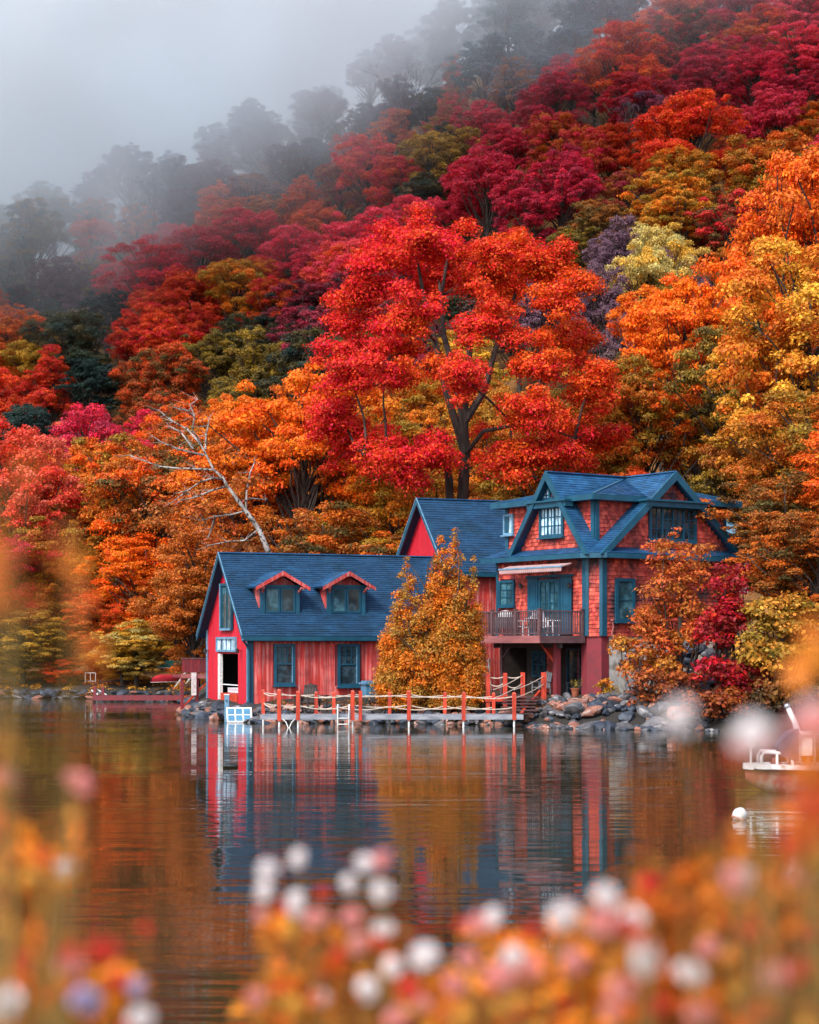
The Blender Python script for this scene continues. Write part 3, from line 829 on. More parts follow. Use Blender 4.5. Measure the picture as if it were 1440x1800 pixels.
    cE = CH - .2
    A0, A1 = (-e, LY + e, ze), (-e, cE, ze); cX = cE - .22; C1 = (cX, -e, ze); B1 = (LX + e, -e, ze)
    i0, i1, i2 = (ins, LY - ins, zi), (ins, ins, zi), (LX - ins, ins, zi)
    skirt(A0, A1, i1, i0); skirt(C1, B1, i2, i1)
    skirt(A1, C1, (ins + .0, ins - .02, zi), (ins - .02, ins, zi))
    skirt((LX + e, LY + e, ze), A0, i0, (LX - ins, LY - ins, zi)); skirt(B1, (LX + e, LY + e, ze), (LX - ins, LY - ins, zi), i2)
    m = MB()
    for p, q in ((A0, A1), (A1, C1), (C1, B1), (B1, (LX + e, LY + e, ze))):
        p, q = Vector(p), Vector(q); m.bar(p + Vector((0, 0, -.11)), q + Vector((0, 0, -.11)), .06, .2)
    m.prism([(-e + .04, LY + e - .04, ZE - .02), (-e + .04, cE + .02, ZE - .02), (cX + .02, -e + .04, ZE - .02), (LX + e - .04, -e + .04, ZE - .02), (LX + e - .04, .2, ZE - .02), (.2, .2, ZE - .02), (.2, LY, ZE - .02)], (0, 0, -.03))
    m.each('eave_board', 'trim_blue', mh)
    # --- upper box
    bx0, bx1, by0, by1 = .42, 7.75, .55, 6.35; zu = 8.06
    c = MB(); c.box(bx0 + .03, bx1 - .03, by0 + .03, by1 - .03, ZE, zu + .1); c.build('upper_wall', 'maroon_wood', mh)
    s = MB()
    a, b = Lw(905, 940, bx0), Lw(888, 905, bx0); wu = (a[0], b[0], a[1], b[1])
    s.courses((bx0, by1, zi - .4), -Y_, Z_, -X_, [(0, 0), (by1 - by0, 0), (by1 - by0, zu - zi + .4), (0, zu - zi + .4)], .165, .17, .03,
              holes=[(by1 - wu[1], by1 - wu[0], wu[2] - zi + .4, wu[3] - zi + .4)], lift=.006)
    s.courses((bx0, by0, zi - .4), X_, Z_, -Y_, [(0, 0), (bx1 - bx0, 0), (bx1 - bx0, zu - zi + .4), (0, zu - zi + .4)], .165, .17, .03, lift=.006)
    s.build('upper_shingles', 'shingle_red', mh, kind='stuff')
    t = MB(); hh = zu - zi + .5; zc = zi - .4 + hh / 2
    t.obox((bx0 - .02, by0 + .07, zc), X_, Y_, Z_, .12, .2, hh); t.obox((bx0 + .09, by0 - .02, zc), X_, Y_, Z_, .2, .12, hh)
    t.obox((bx0 - .02, by1 - .07, zc), X_, Y_, Z_, .12, .2, hh); t.obox((bx1 - .07, by0 - .02, zc), X_, Y_, Z_, .16, .12, hh)
    t.each('corner_board', 'trim_blue', mh)
    window(mh, (bx0 - .03, wu[1], wu[2]), -Y_, -X_, wu[1] - wu[0], wu[3] - wu[2], cols=2, rows=1, fw=.09, frame='trim_pale', pane='glass_pale', sill=True)
    # --- hip roof over the box
    hz = zu + .22; ho = .5; ax, ay, az_ = 4.03, 2.8, 9.27
    hx0, hx1, hy0, hy1 = bx0 - ho, bx1 + ho, by0 - ho, by1 + ho
    def hip(p0, p1):
        p0, p1 = Vector(p0), Vector(p1); ap = Vector((ax, ay, az_)); ux = (p1 - p0).normalized(); d = ap - p0; uy = (d - ux * d.dot(ux)); hl = uy.length; uy.normalize()
        roof_plane('hip_roof', mh, p0, ux, uy, [(0, 0), ((p1 - p0).length, 0), (d.dot(ux), hl)], width=.34)
    cs = [(hx0, hy1, hz), (hx0, hy0, hz), (hx1, hy0, hz), (hx1, hy1, hz)]
    for i in range(4): hip(cs[i], cs[(i + 1) % 4])
    m = MB()
    for i in range(4):
        p, q = Vector(cs[i]), Vector(cs[(i + 1) % 4]); m.bar(p + Vector((0, 0, -.11)), q + Vector((0, 0, -.11)), .07, .22)
        m.bar(p + Vector((0, 0, .02)), (ax, ay, az_ + .03), .14, .04)
    m.box(hx0 + .04, hx1 - .04, hy0 + .04, hy1 - .04, hz - .22, hz - .19)
    m.each('hip_eave_board', 'trim_blue', mh)
    # --- the two big gables
    gz0, gr = ZE + .07, 9.33
    # left gable: ridge along x at y=yc
    yc, hwL = 2.69, 2.62; slp = (gr - gz0) / hwL; xf = -.38; xb = 4.03
    for sgn in (-1, 1):
        uy = Vector((0, -sgn * hwL, gr - gz0)); Ls = uy.length; uy.normalize()
        roof_plane('gable_slope', mh, (xf, yc + sgn * hwL, gz0), X_, uy, [(0, 0), (1.9, 0), (xb - xf, Ls), (0, Ls)])
    # right gable: ridge along y at x=xc
    xc, hwR = 4.03, 4.05; yf, yb = -.38, 2.69
    for sgn in (-1, 1):
        uy = Vector((-sgn * hwR, 0, gr - gz0)); Ls = uy.length; uy.normalize()
        roof_plane('gable_slope', mh, (xc + sgn * hwR, yf, gz0), Y_, uy, [(0, 0), (1.9, 0), (yb - yf, Ls), (0, Ls)])
    # faces of the gables: shingles above the pent skirt
    gx = .03; gyy = .03
    f = MB(); f.prism([(gx + .02, yc - hwL + .2, gz0), (gx + .02, yc + hwL - .2, gz0), (gx + .02, yc, gr - .2)], (.35, 0, 0))
    f.prism([(xc - hwR + .25, gyy + .02, gz0), (xc + hwR - .25, gyy + .02, gz0), (xc, gyy + .02, gr - .2)], (0, .48, 0)); f.build('gable_wall', 'maroon_wood', mh)
    a, b = Lw(992, 943), Lw(950, 891); wg = (a[0], b[0], a[1], b[1])
    a, b = Lw(969, 884), Lw(955, 858); wt = (a[0], b[0], a[1], b[1])
    a, b = Rw(1140, 951), Rw(1223, 893); wr = (a[0], b[0], a[1], b[1])
    s = MB()
    s.courses((gx, yc + hwL - .1, gz0 + .0), -Y_, Z_, -X_, [(0.1, 0), (2 * hwL - .3, 0), (hwL - .1, gr - gz0 - .22)], .165, .17, .03,
              holes=[(yc + hwL - .1 - q[1], yc + hwL - .1 - q[0], q[2] - gz0, q[3] - gz0) for q in (wg, wt)], lift=.006)
    s.courses((xc - hwR + .15, gyy, gz0), X_, Z_, -Y_, [(0.1, 0), (2 * hwR - .4, 0), (hwR - .15, gr - gz0 - .22)], .165, .17, .03,
              holes=[(wr[0] - xc + hwR - .15, wr[1] - xc + hwR - .15, wr[2] - gz0, wr[3] - gz0)], lift=.006)
    s.build('gable_shingles', 'shingle_red', mh, kind='stuff')
    window(mh, (gx - .03, wg[1], wg[2]), -Y_, -X_, wg[1] - wg[0], wg[3] - wg[2], cols=6, rows=3, mull=2, fw=.12, pane='glass_pale')
    window(mh, (gx - .03, wt[1], wt[2]), -Y_, -X_, wt[1] - wt[0], wt[3] - wt[2], cols=2, rows=2, fw=.07, pane='glass_pale', sill=False)
    window(mh, (wr[0], gyy - .03, wr[2]), X_, -Y_, wr[1] - wr[0], wr[3] - wr[2], cols=8, rows=3, mull=3, fw=.13, pane='glass')
    # thick barge boards
    m = MB()
    for sgn in (-1, 1):
        m.prism([(xf - .06, yc + sgn * (hwL + .06), gz0 - .02), (xf - .06, yc, gr + .06), (xf - .06, yc, gr - .33), (xf - .06, yc + sgn * (hwL - .22), gz0 - .02)], (.1, 0, 0))
        m.prism([(xc + sgn * (hwR + .08), yf - .06, gz0 - .02), (xc, yf - .06, gr + .06), (xc, yf - .06, gr - .33), (xc + sgn * (hwR - .30), yf - .06, gz0 - .02)], (0, .1, 0))
    m.each('barge_board', 'trim_blue', mh)
    # horizontal cornices with a little pent across each gable
    m = MB(); zc = 7.98
    k = (gr - zc) / (gr - gz0)
    m.box(xf - .02, gx, yc - hwL * k - .25, yc + hwL * k + .25, zc - .12, zc + .1); m.box(xf - .12, gx, yc - hwL * k - .3, yc + hwL * k + .3, zc + .1, zc + .17)
    m.box(xc - hwR * k - .1, xc + hwR * k + .1, yf - .1, gyy, zc - .12, zc + .1); m.box(xc - hwR * k - .2, xc + hwR * k + .2, yf - .2, gyy, zc + .1, zc + .17)
    m.each('gable_cornice', 'trim_blue', mh)
    for i, (cx, cy_, r) in enumerate(((ax, ay - .1, .0),)):
        m = MB(); m.bar((xf, yc, gr + .03), (xb, yc, gr + .03), .2, .05); m.bar((xc, yf, gr + .035), (xc, yb, gr + .035), .2, .05); m.each('ridge_cap', 'roof_skylit', mh)
    # --- lower storey: recessed dark room behind posts, red pier at the corner, concrete foot on the right
    zf = -.1
    m = MB(); m.prism([(.05, CH, zf), (CX, .05, zf), (.75, .05, zf), (.75, .95, zf), (.05, .95, zf)], (0, 0, ZB - zf - .0)); m.build('corner_pier', 'pier_red', mh)
    m = MB(); m.box(1.55, 1.65, 1.2, LY, zf, ZB); m.box(.3, LX, LY - .1, LY, zf, ZB); m.box(.76, .86, .5, 1.3, zf, ZB - .02); m.box(.05, 1.54, .96, LY, ZB - .12, ZB - .01); m.each('lower_wall', 'dark_wood', mh)  # walls coloured near black to stand for the shade of the recess
    m = MB(); m.courses((1.54, 5.0, zf), -Y_, Z_, -X_, [(0, 0), (.5, 0), (.5, ZB - zf), (0, ZB - zf)], .165, .17, .03); m.courses((1.54, 1.75, zf), -Y_, Z_, -X_, [(0, .4), (.42, .4), (.42, 2.1), (0, 2.1)], .165, .17, .03, lift=.01); m.build('lower_shingles', 'shingle_red', mh, kind='stuff')
    window(mh, (1.52, 3.6, zf), -Y_, -X_, 1.7, 2.15, cols=2, rows=1, fw=.1, name='sliding_door', frame='trim_blue', pane='glass', sill=False)
    window(mh, (1.52, 5.9, .8), -Y_, -X_, .9, 1.1, cols=2, rows=2, fw=.07, frame='trim_blue', pane='glass', sill=False)
    m = MB(); m.box(.76, LX, .06, .5, zf, ZB - .01); m.build('foundation', 'concrete', mh)
    m = MB(); m.box(1.0, 1.9, .9, LY, zf - .3, zf + .02); m.box(-1.9, 1.0, 1.0, LY, zf - .3, zf); m.build('terrace_slab', 'concrete', mh)
    # --- balcony
    bd = 2.4; by0_, by1_ = .62, 5.0; zt = ZB
    m = MB(); y = by0_
    while y < by1_ - .02:
        m.box(-bd + .03, -.06, y + .006, min(y + .14, by1_) - .006, zt - .04, zt); y += .14
    bal = m.build('balcony', 'deck_brown', mh)
    m = MB(); m.box(-bd - .04, -bd + .0, by0_ - .04, by1_ + .04, zt - .28, zt + .01); m.build('front_fascia', 'fascia_pink', bal)
    m = MB(); m.box(-bd, -.06, by0_ - .04, by0_, zt - .28, zt + .01); m.box(-bd, -.06, by1_, by1_ + .04, zt - .28, zt + .01); m.each('side_fascia', 'rail_brown', bal)
    m = MB(); 
    for i in range(7):
        y = by0_ + .3 + i * .68; m.box(-bd, -.06, y, y + .05, zt - .26, zt - .045)
    m.box(-1.35, -1.22, by0_, by1_, zt - .48, zt - .27); m.build('joists', 'dark_wood', bal)
    rh = 1.0
    fr = [(-bd + .05, by0_ + .05), (-bd + .05, by0_ + 1.58), (-bd + .05, by0_ + 3.15), (-bd + .05, by1_ - .05), (-.15, by0_ + .05), (-.15, by1_ - .05)]
    for px, py in fr:
        m = MB(); m.box(px - .055, px + .055, py - .055, py + .055, zt, zt + rh + .06); m.box(px - .075, px + .075, py - .075, py + .075, zt + rh + .06, zt + rh + .10)
        m.build('rail_post', 'rail_brown', bal)
    def rail(p, q):
        p, q = Vector(p), Vector(q); m = MB()
        m.bar(p + Z_ * rh, q + Z_ * rh, .09, .05); m.bar(p + Z_ * .1, q + Z_ * .1, .06, .05); m.build('rail', 'rail_brown', bal)
        n_ = int((q - p).length / .12); bm_ = None
        for i in range(1, n_):
            c = p + (q - p) * i / n_
            if bm_ is None:
                b_ = MB(); b_.box(-.018, .018, -.018, .018, .12, rh - .02); o = b_.build('baluster', 'rail_brown', bal); bm_ = o.data
            else: o = link('baluster', bm_, bal)
            o.location = c
    rail((-bd + .05, by0_ + .05, zt), (-bd + .05, by0_ + 1.58, zt)); rail((-bd + .05, by0_ + 1.58, zt), (-bd + .05, by0_ + 3.15, zt)); rail((-bd + .05, by0_ + 3.15, zt), (-bd + .05, by1_ - .05, zt))
    rail((-bd + .05, by0_ + .05, zt), (-.15, by0_ + .05, zt)); rail((-bd + .05, by1_ - .05, zt), (-.15, by1_ - .05, zt))
    px, py = -1.28, by0_ + .28
    m = MB(); m.box(px - .11, px + .11, py - .11, py + .11, 0, zt - .28); po = m.build('support_post', 'maroon_wood', bal)
    m = MB(); m.box(px - .2, px + .2, py - .2, py + .2, -.45, 0.0); m.build('plinth', 'concrete', mh)
    m = MB(); m.bar((px, py + .05, zt - 1.1), (px - .02, py + .95, zt - .3), .11); m.build('brace', 'post_orange', bal)
    m = MB(); m.box(px - .08, px + .08, by1_ - .6, by1_ - .44, 0, zt - .28); m.bar((px, by1_ - .55, zt - .95), (px, by1_ - 1.15, zt - .3), .07); m.build('support_post', 'rail_brown', bal)
house()
# ------------------------------------------------------------------ rocks
def rock_mesh(seed, mat):
    r = np.random.default_rng(seed)
    import bmesh
    bm = bmesh.new(); bmesh.ops.create_icosphere(bm, subdivisions=2, radius=.5)
    cuts = [(Vector(r.normal(size=3)).normalized(), r.uniform(.26, .42)) for _ in range(9)]
    for v in bm.verts:
        for nrm_, d in cuts:
            k = v.co.dot(nrm_)
            if k > d: v.co -= nrm_ * (k - d)
        v.co *= 1 + r.uniform(-.04, .04)
    me = bpy.data.meshes.new('rock'); bm.to_mesh(me); bm.free()
    a = me.attributes.new('rand', 'FLOAT', 'FACE'); a.data.foreach_set('value', np.full(len(me.polygons), r.random()))
    me.materials.append(MATS[mat]); me.polygons.foreach_set('use_smooth', [False] * len(me.polygons))
    return me
ROCKS = {k: [rock_mesh(i * 7 + j, k) for i in range(6)] for j, k in enumerate(('rock_grey', 'rock_pink', 'rock_dark'))}
def put_rock(parent, p, s, kinds=('rock_grey', 'rock_pink', 'rock_dark'), wts=(1, 1, 1), name='rock', flat=.7):
    k = rnd.choices(kinds, wts)[0]
    o = link(name, rnd.choice(ROCKS[k]), parent)
    o.location = Vector(p) - parent.location
    o.scale = (s * rnd.uniform(.85, 1.35), s * rnd.uniform(.8, 1.2), s * flat * rnd.uniform(.75, 1.25))
    o.rotation_euler = (rnd.uniform(-.4, .4), rnd.uniform(-.4, .4), rnd.uniform(0, 6.28))
    return o

rb = thing('rock_bank', 'heap of tumbled pink and grey boulders at the water below the shingled house', 'rocks', (8, 67, 0))
for i in range(295):
    x = rnd.uniform(4.2, 10.8); y0 = float(_ip(x, SHORE)); t = rnd.random()
    y = y0 - .9 + t * (4.4 if x > 5 else 3.0)
    big = rnd.random() < .18
    s = rnd.uniform(.7, 1.15) if big and x > 6.3 else rnd.uniform(.22, .52)
    z = max(-.05, gz(x, y) - .1) + t * .45 * min(1, max(0, (x - 4.2) / 1.5)) * (1 if x < 10 else .8)
    pinkw = 2.6 if x < 7.2 else .7
    put_rock(rb, (x, y, z), s, wts=(1.2, pinkw * .8, 2.0 if x > 7 else .9), flat=.62)
rb2 = thing('rock_slope', 'steep dark grey rock pile beside the white foundation of the shingled house', 'rocks', (10, 71, 1))
for i in range(60):
    x = rnd.uniform(8.7, 12.6); f = rnd.random(); y = 70.2 + f * 3.6
    put_rock(rb2, (x, y, .7 + f * 2.3), rnd.uniform(.5, 1.1), wts=(1.2, .2, 2), flat=.5)
rb3 = thing('shore_rocks', 'orange and dark stones lining the bank behind the long walkway', 'rocks', (0, 71, 0))
for i in range(190):
    x = rnd.uniform(-6.2, 4.4); y0 = float(_ip(x, SHORE)); f = rnd.random()
    put_rock(rb3, (x, y0 - .5 + f * 2.0, -.02 + f * .62), rnd.uniform(.25, .55), wts=(.8, 1.5, 1.1), flat=.7)
rb4 = thing('boathouse_rocks', 'dark wet rocks under the gable end of the boathouse', 'rocks', (-8, 75, 0))
for i in range(110):
    x = rnd.uniform(-10.4, -5.6); y0 = float(_ip(x, SHORE)); f = rnd.random()
    put_rock(rb4, (x, y0 - .7 + f * 2.6, -.02 + f * .5), rnd.uniform(.35, .9), wts=(1, .9, 1.6), flat=.55)
sw = thing('stone_wall', 'low grey dry stone wall along the far left shore', 'wall', (-20, 105, 0))
x = -34.0
while x < -12.5:
    y0 = float(_ip(x, SHORE))
    for lvl in range(2):
        s = rnd.uniform(.4, .95); put_rock(sw, (x + rnd.uniform(-.3, .3), y0 - .5 + lvl * .3, .04 + lvl * .3), s, wts=(1.4, .3, 2.0), name='stone', flat=.42)
    x += rnd.uniform(.42, .62)

# ------------------------------------------------------------------ walkway, posts, ropes
def rope_pts(p, q, sag, n=7):
    p, q = Vector(p), Vector(q)
    return [p.lerp(q, i / n) - Z_ * sag * 4 * (i / n) * (1 - i / n) for i in range(n + 1)]
DY = 67.6
dk = thing('walkway', 'long pale grey walkway low over the water with orange posts and sagging ropes', 'dock', (0, DY, 0))
def walkway():
    zt = .47; x0 = (458 - 720) * DY / K; x1 = (920 - 720) * DY / K
    x = x0; me = None
    while x < x1:
        if me is None:
            b = MB(); b.box(0, .135, 0, 1.25, -.045, 0); o = b.build('plank', 'dock_grey', dk); me = o.data
        else: o = link('plank', me, dk)
        o.location = (x, -.05, zt + rnd.uniform(-.004, .004)); o.rotation_euler = (0, 0, rnd.uniform(-.006, .006)); x += .147
    b = MB(); b.box(x0, x1, -.10, -.055, zt - .17, zt + .01); b.box(x0, x1, 1.2, 1.25, zt - .17, zt - .05); b.build('edge_beam', 'dock_grey', dk)
    front = [(491, 1212), (524, 1216), (620, 1215), (719, 1215), (815, 1217), (904, 1219)]
    back = [(463, 1212), (556, 1216), (587, 1217), (685, 1217), (782, 1217), (868, 1219)]
    F, Bk = [], []
    for (lst, yo, acc, wdt) in ((front, -.04, F, .145), (back, 1.1, Bk, .125)):
        for u, v in lst:
            p = P(u, v, DY + yo); x = p.x; ztop = p.z
            acc.append((x, yo, ztop))
            b = MB(); b.box(x - wdt / 2, x + wdt / 2, yo - wdt / 2, yo + wdt / 2, zt - (.2 if yo < 0 else 0), ztop - .03)
            b.prism([(x - wdt / 2, yo - wdt / 2, ztop - .03), (x + wdt / 2, yo - wdt / 2, ztop - .03), (x + wdt * .3, yo - wdt * .3, ztop + .03), (x - wdt * .3, yo - wdt * .3, ztop + .03)], (0, wdt * .9, 0))
            po = b.build('post', 'post_orange', dk); po.rotation_euler = (rnd.uniform(-.012, .012), rnd.uniform(-.006, .006), 0)
            b = MB(); b.tube([(x, yo, -1.6), (x, yo, zt - .16)], .038, 8); b.build('pile', 'white_paint', dk)
    # the doubled post by the ladder
    x = P(634, 1214, DY).x; b = MB(); b.box(x - .065, x + .065, -.3, -.16, zt - .2, F[2][2] + .02); b.build('post', 'post_orange', dk)
    for acc, pairs in ((F, [(0, 1), (2, 3), (3, 4), (4, 5)]), (Bk, [(0, 1), (1, 2), (2, 3), (3, 4), (4, 5)])):
        for a, c in pairs:
            for dz, sag in ((.12, .07), (.52, .10)):
                b = MB(); pa, pc = Vector(acc[a]), Vector(acc[c]); b.tube(rope_pts(pa - Z_ * dz, pc - Z_ * dz, sag * rnd.uniform(.7, 1.5)), .02, 5); b.build('rope', 'rope', dk)
    for dz, sag in ((.12, .12), (.5, .16)):
        b = MB(); b.tube(rope_pts(Vector(Bk[0]) - Z_ * dz, Vector(F[0]) - Z_ * dz, sag), .02, 5); b.build('rope', 'rope', dk)
        b = MB(); b.tube(rope_pts(Vector(F[1]) - Z_ * dz, Vector(F[2]) - Z_ * dz, sag), .02, 5)
        b.build('rope', 'rope', dk)
walkway()
# swim ladder
la = thing('swim_ladder', 'white hooped swim ladder on the edge of the long walkway', 'ladder', (0, DY - .13, 0))
for u in (594, 614):
    x = P(u, 1240, DY).x; b = MB()
    pts = [(x, -.05, -.55), (x, -.05, .62)] + [(x, -.05 + .2 * (1 - math.cos(t)), .62 + .22 * math.sin(t)) for t in (.5, 1.0, 1.57, 2.1, 2.6)] + [(x, .36, .62), (x, .36, .48)]
    b.tube(pts, .028, 8); b.build('side_rail', 'white_paint', la, smooth=True)
for z in (-.42, -.15, .12, .34):
    b = MB(); b.box(P(594, 0, DY).x, P(614, 0, DY).x, -.09, -.01, z, z + .03); b.build('rung', 'white_paint', la)
# curved white cleats/hoses at the left of the walkway
for u, sgn, lab in ((498, 1, 'white bent pipe brace under the left end of the walkway'), (519, -1, 'second white bent pipe brace, under the walkway near the rocking chair')):
    x = P(u, 1240, DY).x; b = MB(); b.tube([(x, 0, .32), (x + .12 * sgn, -.05, .2), (x + .2 * sgn, -.08, .0), (x + .24 * sgn, -.1, -.3)], .02, 6)
    o = b.build('pipe_brace', 'white_paint'); o.location = (0, DY - .15, 0); tag(o, lab, 'pipe')

# upper landing with steps down to the walkway
lp = thing('landing', 'small raised landing with orange rope posts in front of the dark lower storey', 'landing', (0, 70.6, 0))
def landing():
    Yl = 70.6; zt = P(900, 1224, Yl).z
    xa, xb = P(852, 0, Yl).x, P(960, 0, Yl).x
    b = MB(); b.box(xa, P(924, 0, Yl).x, -.1, 2.2, zt - .05, zt); b.build('deck', 'deck_brown', lp)
    b = MB(); b.box(xa, P(924, 0, Yl).x, -.14, -.1, zt - .2, zt + .01); b.build('fascia', 'post_orange', lp)
    tops = []
    for u, v in ((858, 1183), (888, 1183), (919, 1182)):
        p = P(u, v, Yl); b = MB(); b.box(p.x - .08, p.x + .08, -.1, .06, zt - .7, p.z); b.build('post', 'post_orange', lp); tops.append(p - Vector((0, Yl, 0)))
    p = P(956, 1182, 72.3); q = p - Vector((0, Yl, 0)); b = MB(); b.box(q.x - .1, q.x + .1, q.y - .08, q.y + .08, .7, q.z); b.build('post', 'post_orange', lp)
    for a, c in ((0, 1), (1, 2)):
        for dz, sg in ((.13, .08), (.42 if a else .35, .17)):
            b = MB(); b.tube(rope_pts(tops[a] - Z_ * dz, tops[c] - Z_ * dz, sg), .022, 5); b.build('rope', 'rope', lp)
    # ropes running down along the steps
    d1 = P(868, 1222, DY) - Vector((0, Yl, 0)); d2 = P(904, 1222, DY) - Vector((0, Yl, 0))
    for dz in (.1, .42):
        b = MB(); b.tube(rope_pts(tops[2] - Z_ * dz, d1 + Z_ * (.3 - dz), .05), .02, 5); b.build('rope', 'rope', lp)
        b = MB(); b.tube(rope_pts(q - Z_ * (dz + .05), d2 + Z_ * (.3 - dz), .05), .02, 5); b.build('rope', 'rope', lp)
    for i in range(6):
        f = i / 5; x = P(922, 0, 70).x * (1 - f) + P(912, 0, 68.5).x * f; b = MB()
        zz = zt * (1 - f) + .5 * f; y = -.35 - 1.6 * f; b.box(x - .75, x + .55, y - .17, y + .17, zz - .05, zz); b.build('step', 'deck_brown', lp)
    b = MB(); b.bar((P(952, 0, 71).x, 1.2, zt + .1), (P(908, 0, 68.4).x + .2, -2.0, .42), .1, .22); b.build('stringer', 'post_orange', lp)
landing()
# pool ladder leaning at the back, left of the landing
ld = thing('steel_ladder', 'thin silver ladder with curved rails standing left of the landing', 'ladder', (0, 71.6, 0))
for du in (0, 4, 17, 20):
    a, c = P(841 + du, 1158, 71.6), P(847 + du, 1214, 71.6); b = MB(); k = (du in (4, 20)) * .25
    b.tube([(a.x, k, a.z - .1 if k else a.z - .04), (a.x + .03, k * .6, a.z), (a.x, .0, a.z - .05) if not k else (a.x, k, a.z - .4)] + ([] if k else [(c.x, 0, c.z)]), .022, 6); b.build('side_rail', 'steel', ld)
for v in (1172, 1186, 1200):
    a, c = P(842 + (v - 1158) * .1, v, 71.6), P(860 + (v - 1158) * .1, v, 71.6); b = MB(); b.bar((a.x, 0, a.z), (c.x, 0, c.z), .04, .03); b.build('rung', 'steel', ld)

# ------------------------------------------------------------------ chairs
def chair(loc, rz, mat, label, rocker=False, s=1.0, name='garden_chair', group='garden chairs about the two houses'):
    t = thing(name, label, 'chair', loc, rz, group, s)
    b = MB()
    for i in range(5): b.box(-.26, .26, -.25 + i * .1, -.17 + i * .1, .40 - i * .012, .425 - i * .012)
    b.build('seat', mat, t)
    b = MB()
    for i in range(5):
        x = -.22 + i * .11; b.prism([(x - .045, .22, .40), (x + .045, .22, .40), (x + .045, .42, 1.08 - abs(i - 2) * .03), (x - .045, .42, 1.08 - abs(i - 2) * .03)], (0, .02, 0))
    b.bar((-.27, .40, 1.0), (.27, .40, 1.0), .05, .05); b.bar((-.27, .27, .55), (.27, .27, .55), .04, .04)
    b.build('backrest', mat, t)
    for sx in (-1, 1):
        for y0, y1, zt in ((-.25, -.27, .62), (.22, .27, .62)):
            b = MB(); b.bar((sx * .28, y1, .05 if rocker else 0), (sx * .28, y0, zt), .045); b.build('leg', mat, t)
        b = MB(); b.box(sx * .28 - .05, sx * .28 + .05, -.32, .3, .62, .65); b.build('armrest', mat, t)
        if rocker:
            b = MB(); b.tube([(sx * .28, -.5, .12), (sx * .28, -.25, .04), (sx * .28, .05, .015), (sx * .28, .35, .05), (sx * .28, .6, .13)], .025, 5); b.build('rocker', mat, t)
    return t
def on(x, y, dz=0.0): return (x, y, gz(x, y) + dz)
p = P(541, 1252, 70.9); chair((p.x, 69.0, .47), math.radians(-28), 'dark_wood', 'dark grey rocking chair with high back on the walkway, left of the swim ladder', True, 1.02, 'rocking_chair')
p = P(560, 1252, 70.9); chair((p.x, 69.6, .5), math.radians(35), 'dark_wood', 'black slatted chair just right of the grey rocking chair', False, 1.0)
cw = MO + Matrix.Rotation(MTH, 3, 'Z') @ Vector((.1, 3.6, 0)); chair((cw.x, cw.y, .87), math.radians(-40), 'cloth_white', 'pale garden chair in the dark lower storey behind the landing')
cw = MO + Matrix.Rotation(MTH, 3, 'Z') @ Vector((.3, 1.6, 0)); chair((cw.x, cw.y, .87), math.radians(-70), 'chair_grey', 'grey garden chair right of the red balcony post')
# furniture on the balcony
BZ = MO.z + ZB
def bal(x, y): q = MO + Matrix.Rotation(MTH, 3, 'Z') @ Vector((x, y, 0)); return (q.x, q.y, BZ)
chair(bal(-1.3, 1.3), math.radians(60), 'cloth_white', 'white chair on the balcony in front of the door shutter, right of the round table')
chair(bal(-1.2, 3.0), math.radians(-120), 'cloth_white', 'white chair on the balcony left of the round table')
t = thing('balcony_table', 'round white-topped table behind the balcony railing', 'table', bal(-1.25, 2.2))
b = MB(); b.lathe([(.0, .70), (.5, .70), (.52, .72), (.5, .74), (.0, .745)], (0, 0, 0), 18); b.build('tabletop', 'cloth_white', t)
b = MB(); b.lathe([(.04, 0.03), (.04, .7)], (0, 0, 0), 8); b.build('pedestal', 'rail_brown', t)
b = MB(); b.lathe([(.28, 0), (.26, .03)], (0, 0, 0), 12); b.build('foot', 'rail_brown', t)
t = thing('barbecue', 'covered barbecue with pale lid at the left end of the balcony', 'grill', bal(-1.4, 4.1), MTH)
b = MB(); b.box(-.28, .28, -.45, .45, .35, .8); b.build('firebox', 'chair_grey', t)
b = MB(); b.lathe([(.0, .8), (.33, .8), (.32, .92), (.22, 1.05), (.0, 1.09)], (0, 0, 0), 12); b.build('lid', 'white_paint', t)
for sx in (-1, 1):
    for sy in (-1, 1):
        b = MB(); b.box(sx * .24 - .02, sx * .24 + .02, sy * .4 - .02, sy * .4 + .02, 0, .35); b.build('leg', 'chair_grey', t)
# grape-like white lanterns strung on the railing
p = bal(-2.2, 3.2)
t = thing('flower_pot', 'terracotta pot with yellow flowers on the rocks near the red post', 'plant pot', on(P(1010, 0, 73).x, 72.6))
b = MB(); b.lathe([(.12, 0), (.17, .3), (.19, .3), (.19, .35)], (0, 0, 0), 12); b.build('pot', 'plant_pot', t)
b = MB()
for i in range(90):
    a = rnd.uniform(0, 6.28); r = rnd.uniform(0, .28); z = .35 + rnd.uniform(0, .35); c = Vector((r * math.cos(a), r * math.sin(a), z)); s = .05
    ux = Vector((rnd.gauss(0, 1), rnd.gauss(0, 1), rnd.gauss(0, 1))).normalized(); uy = ux.cross(Z_).normalized()
    b.add([c - ux * s, c - uy * s * .6, c + ux * s, c + uy * s * .6], [(0, 1, 2, 3)])
o = b.build('flowers', 'moss', t)

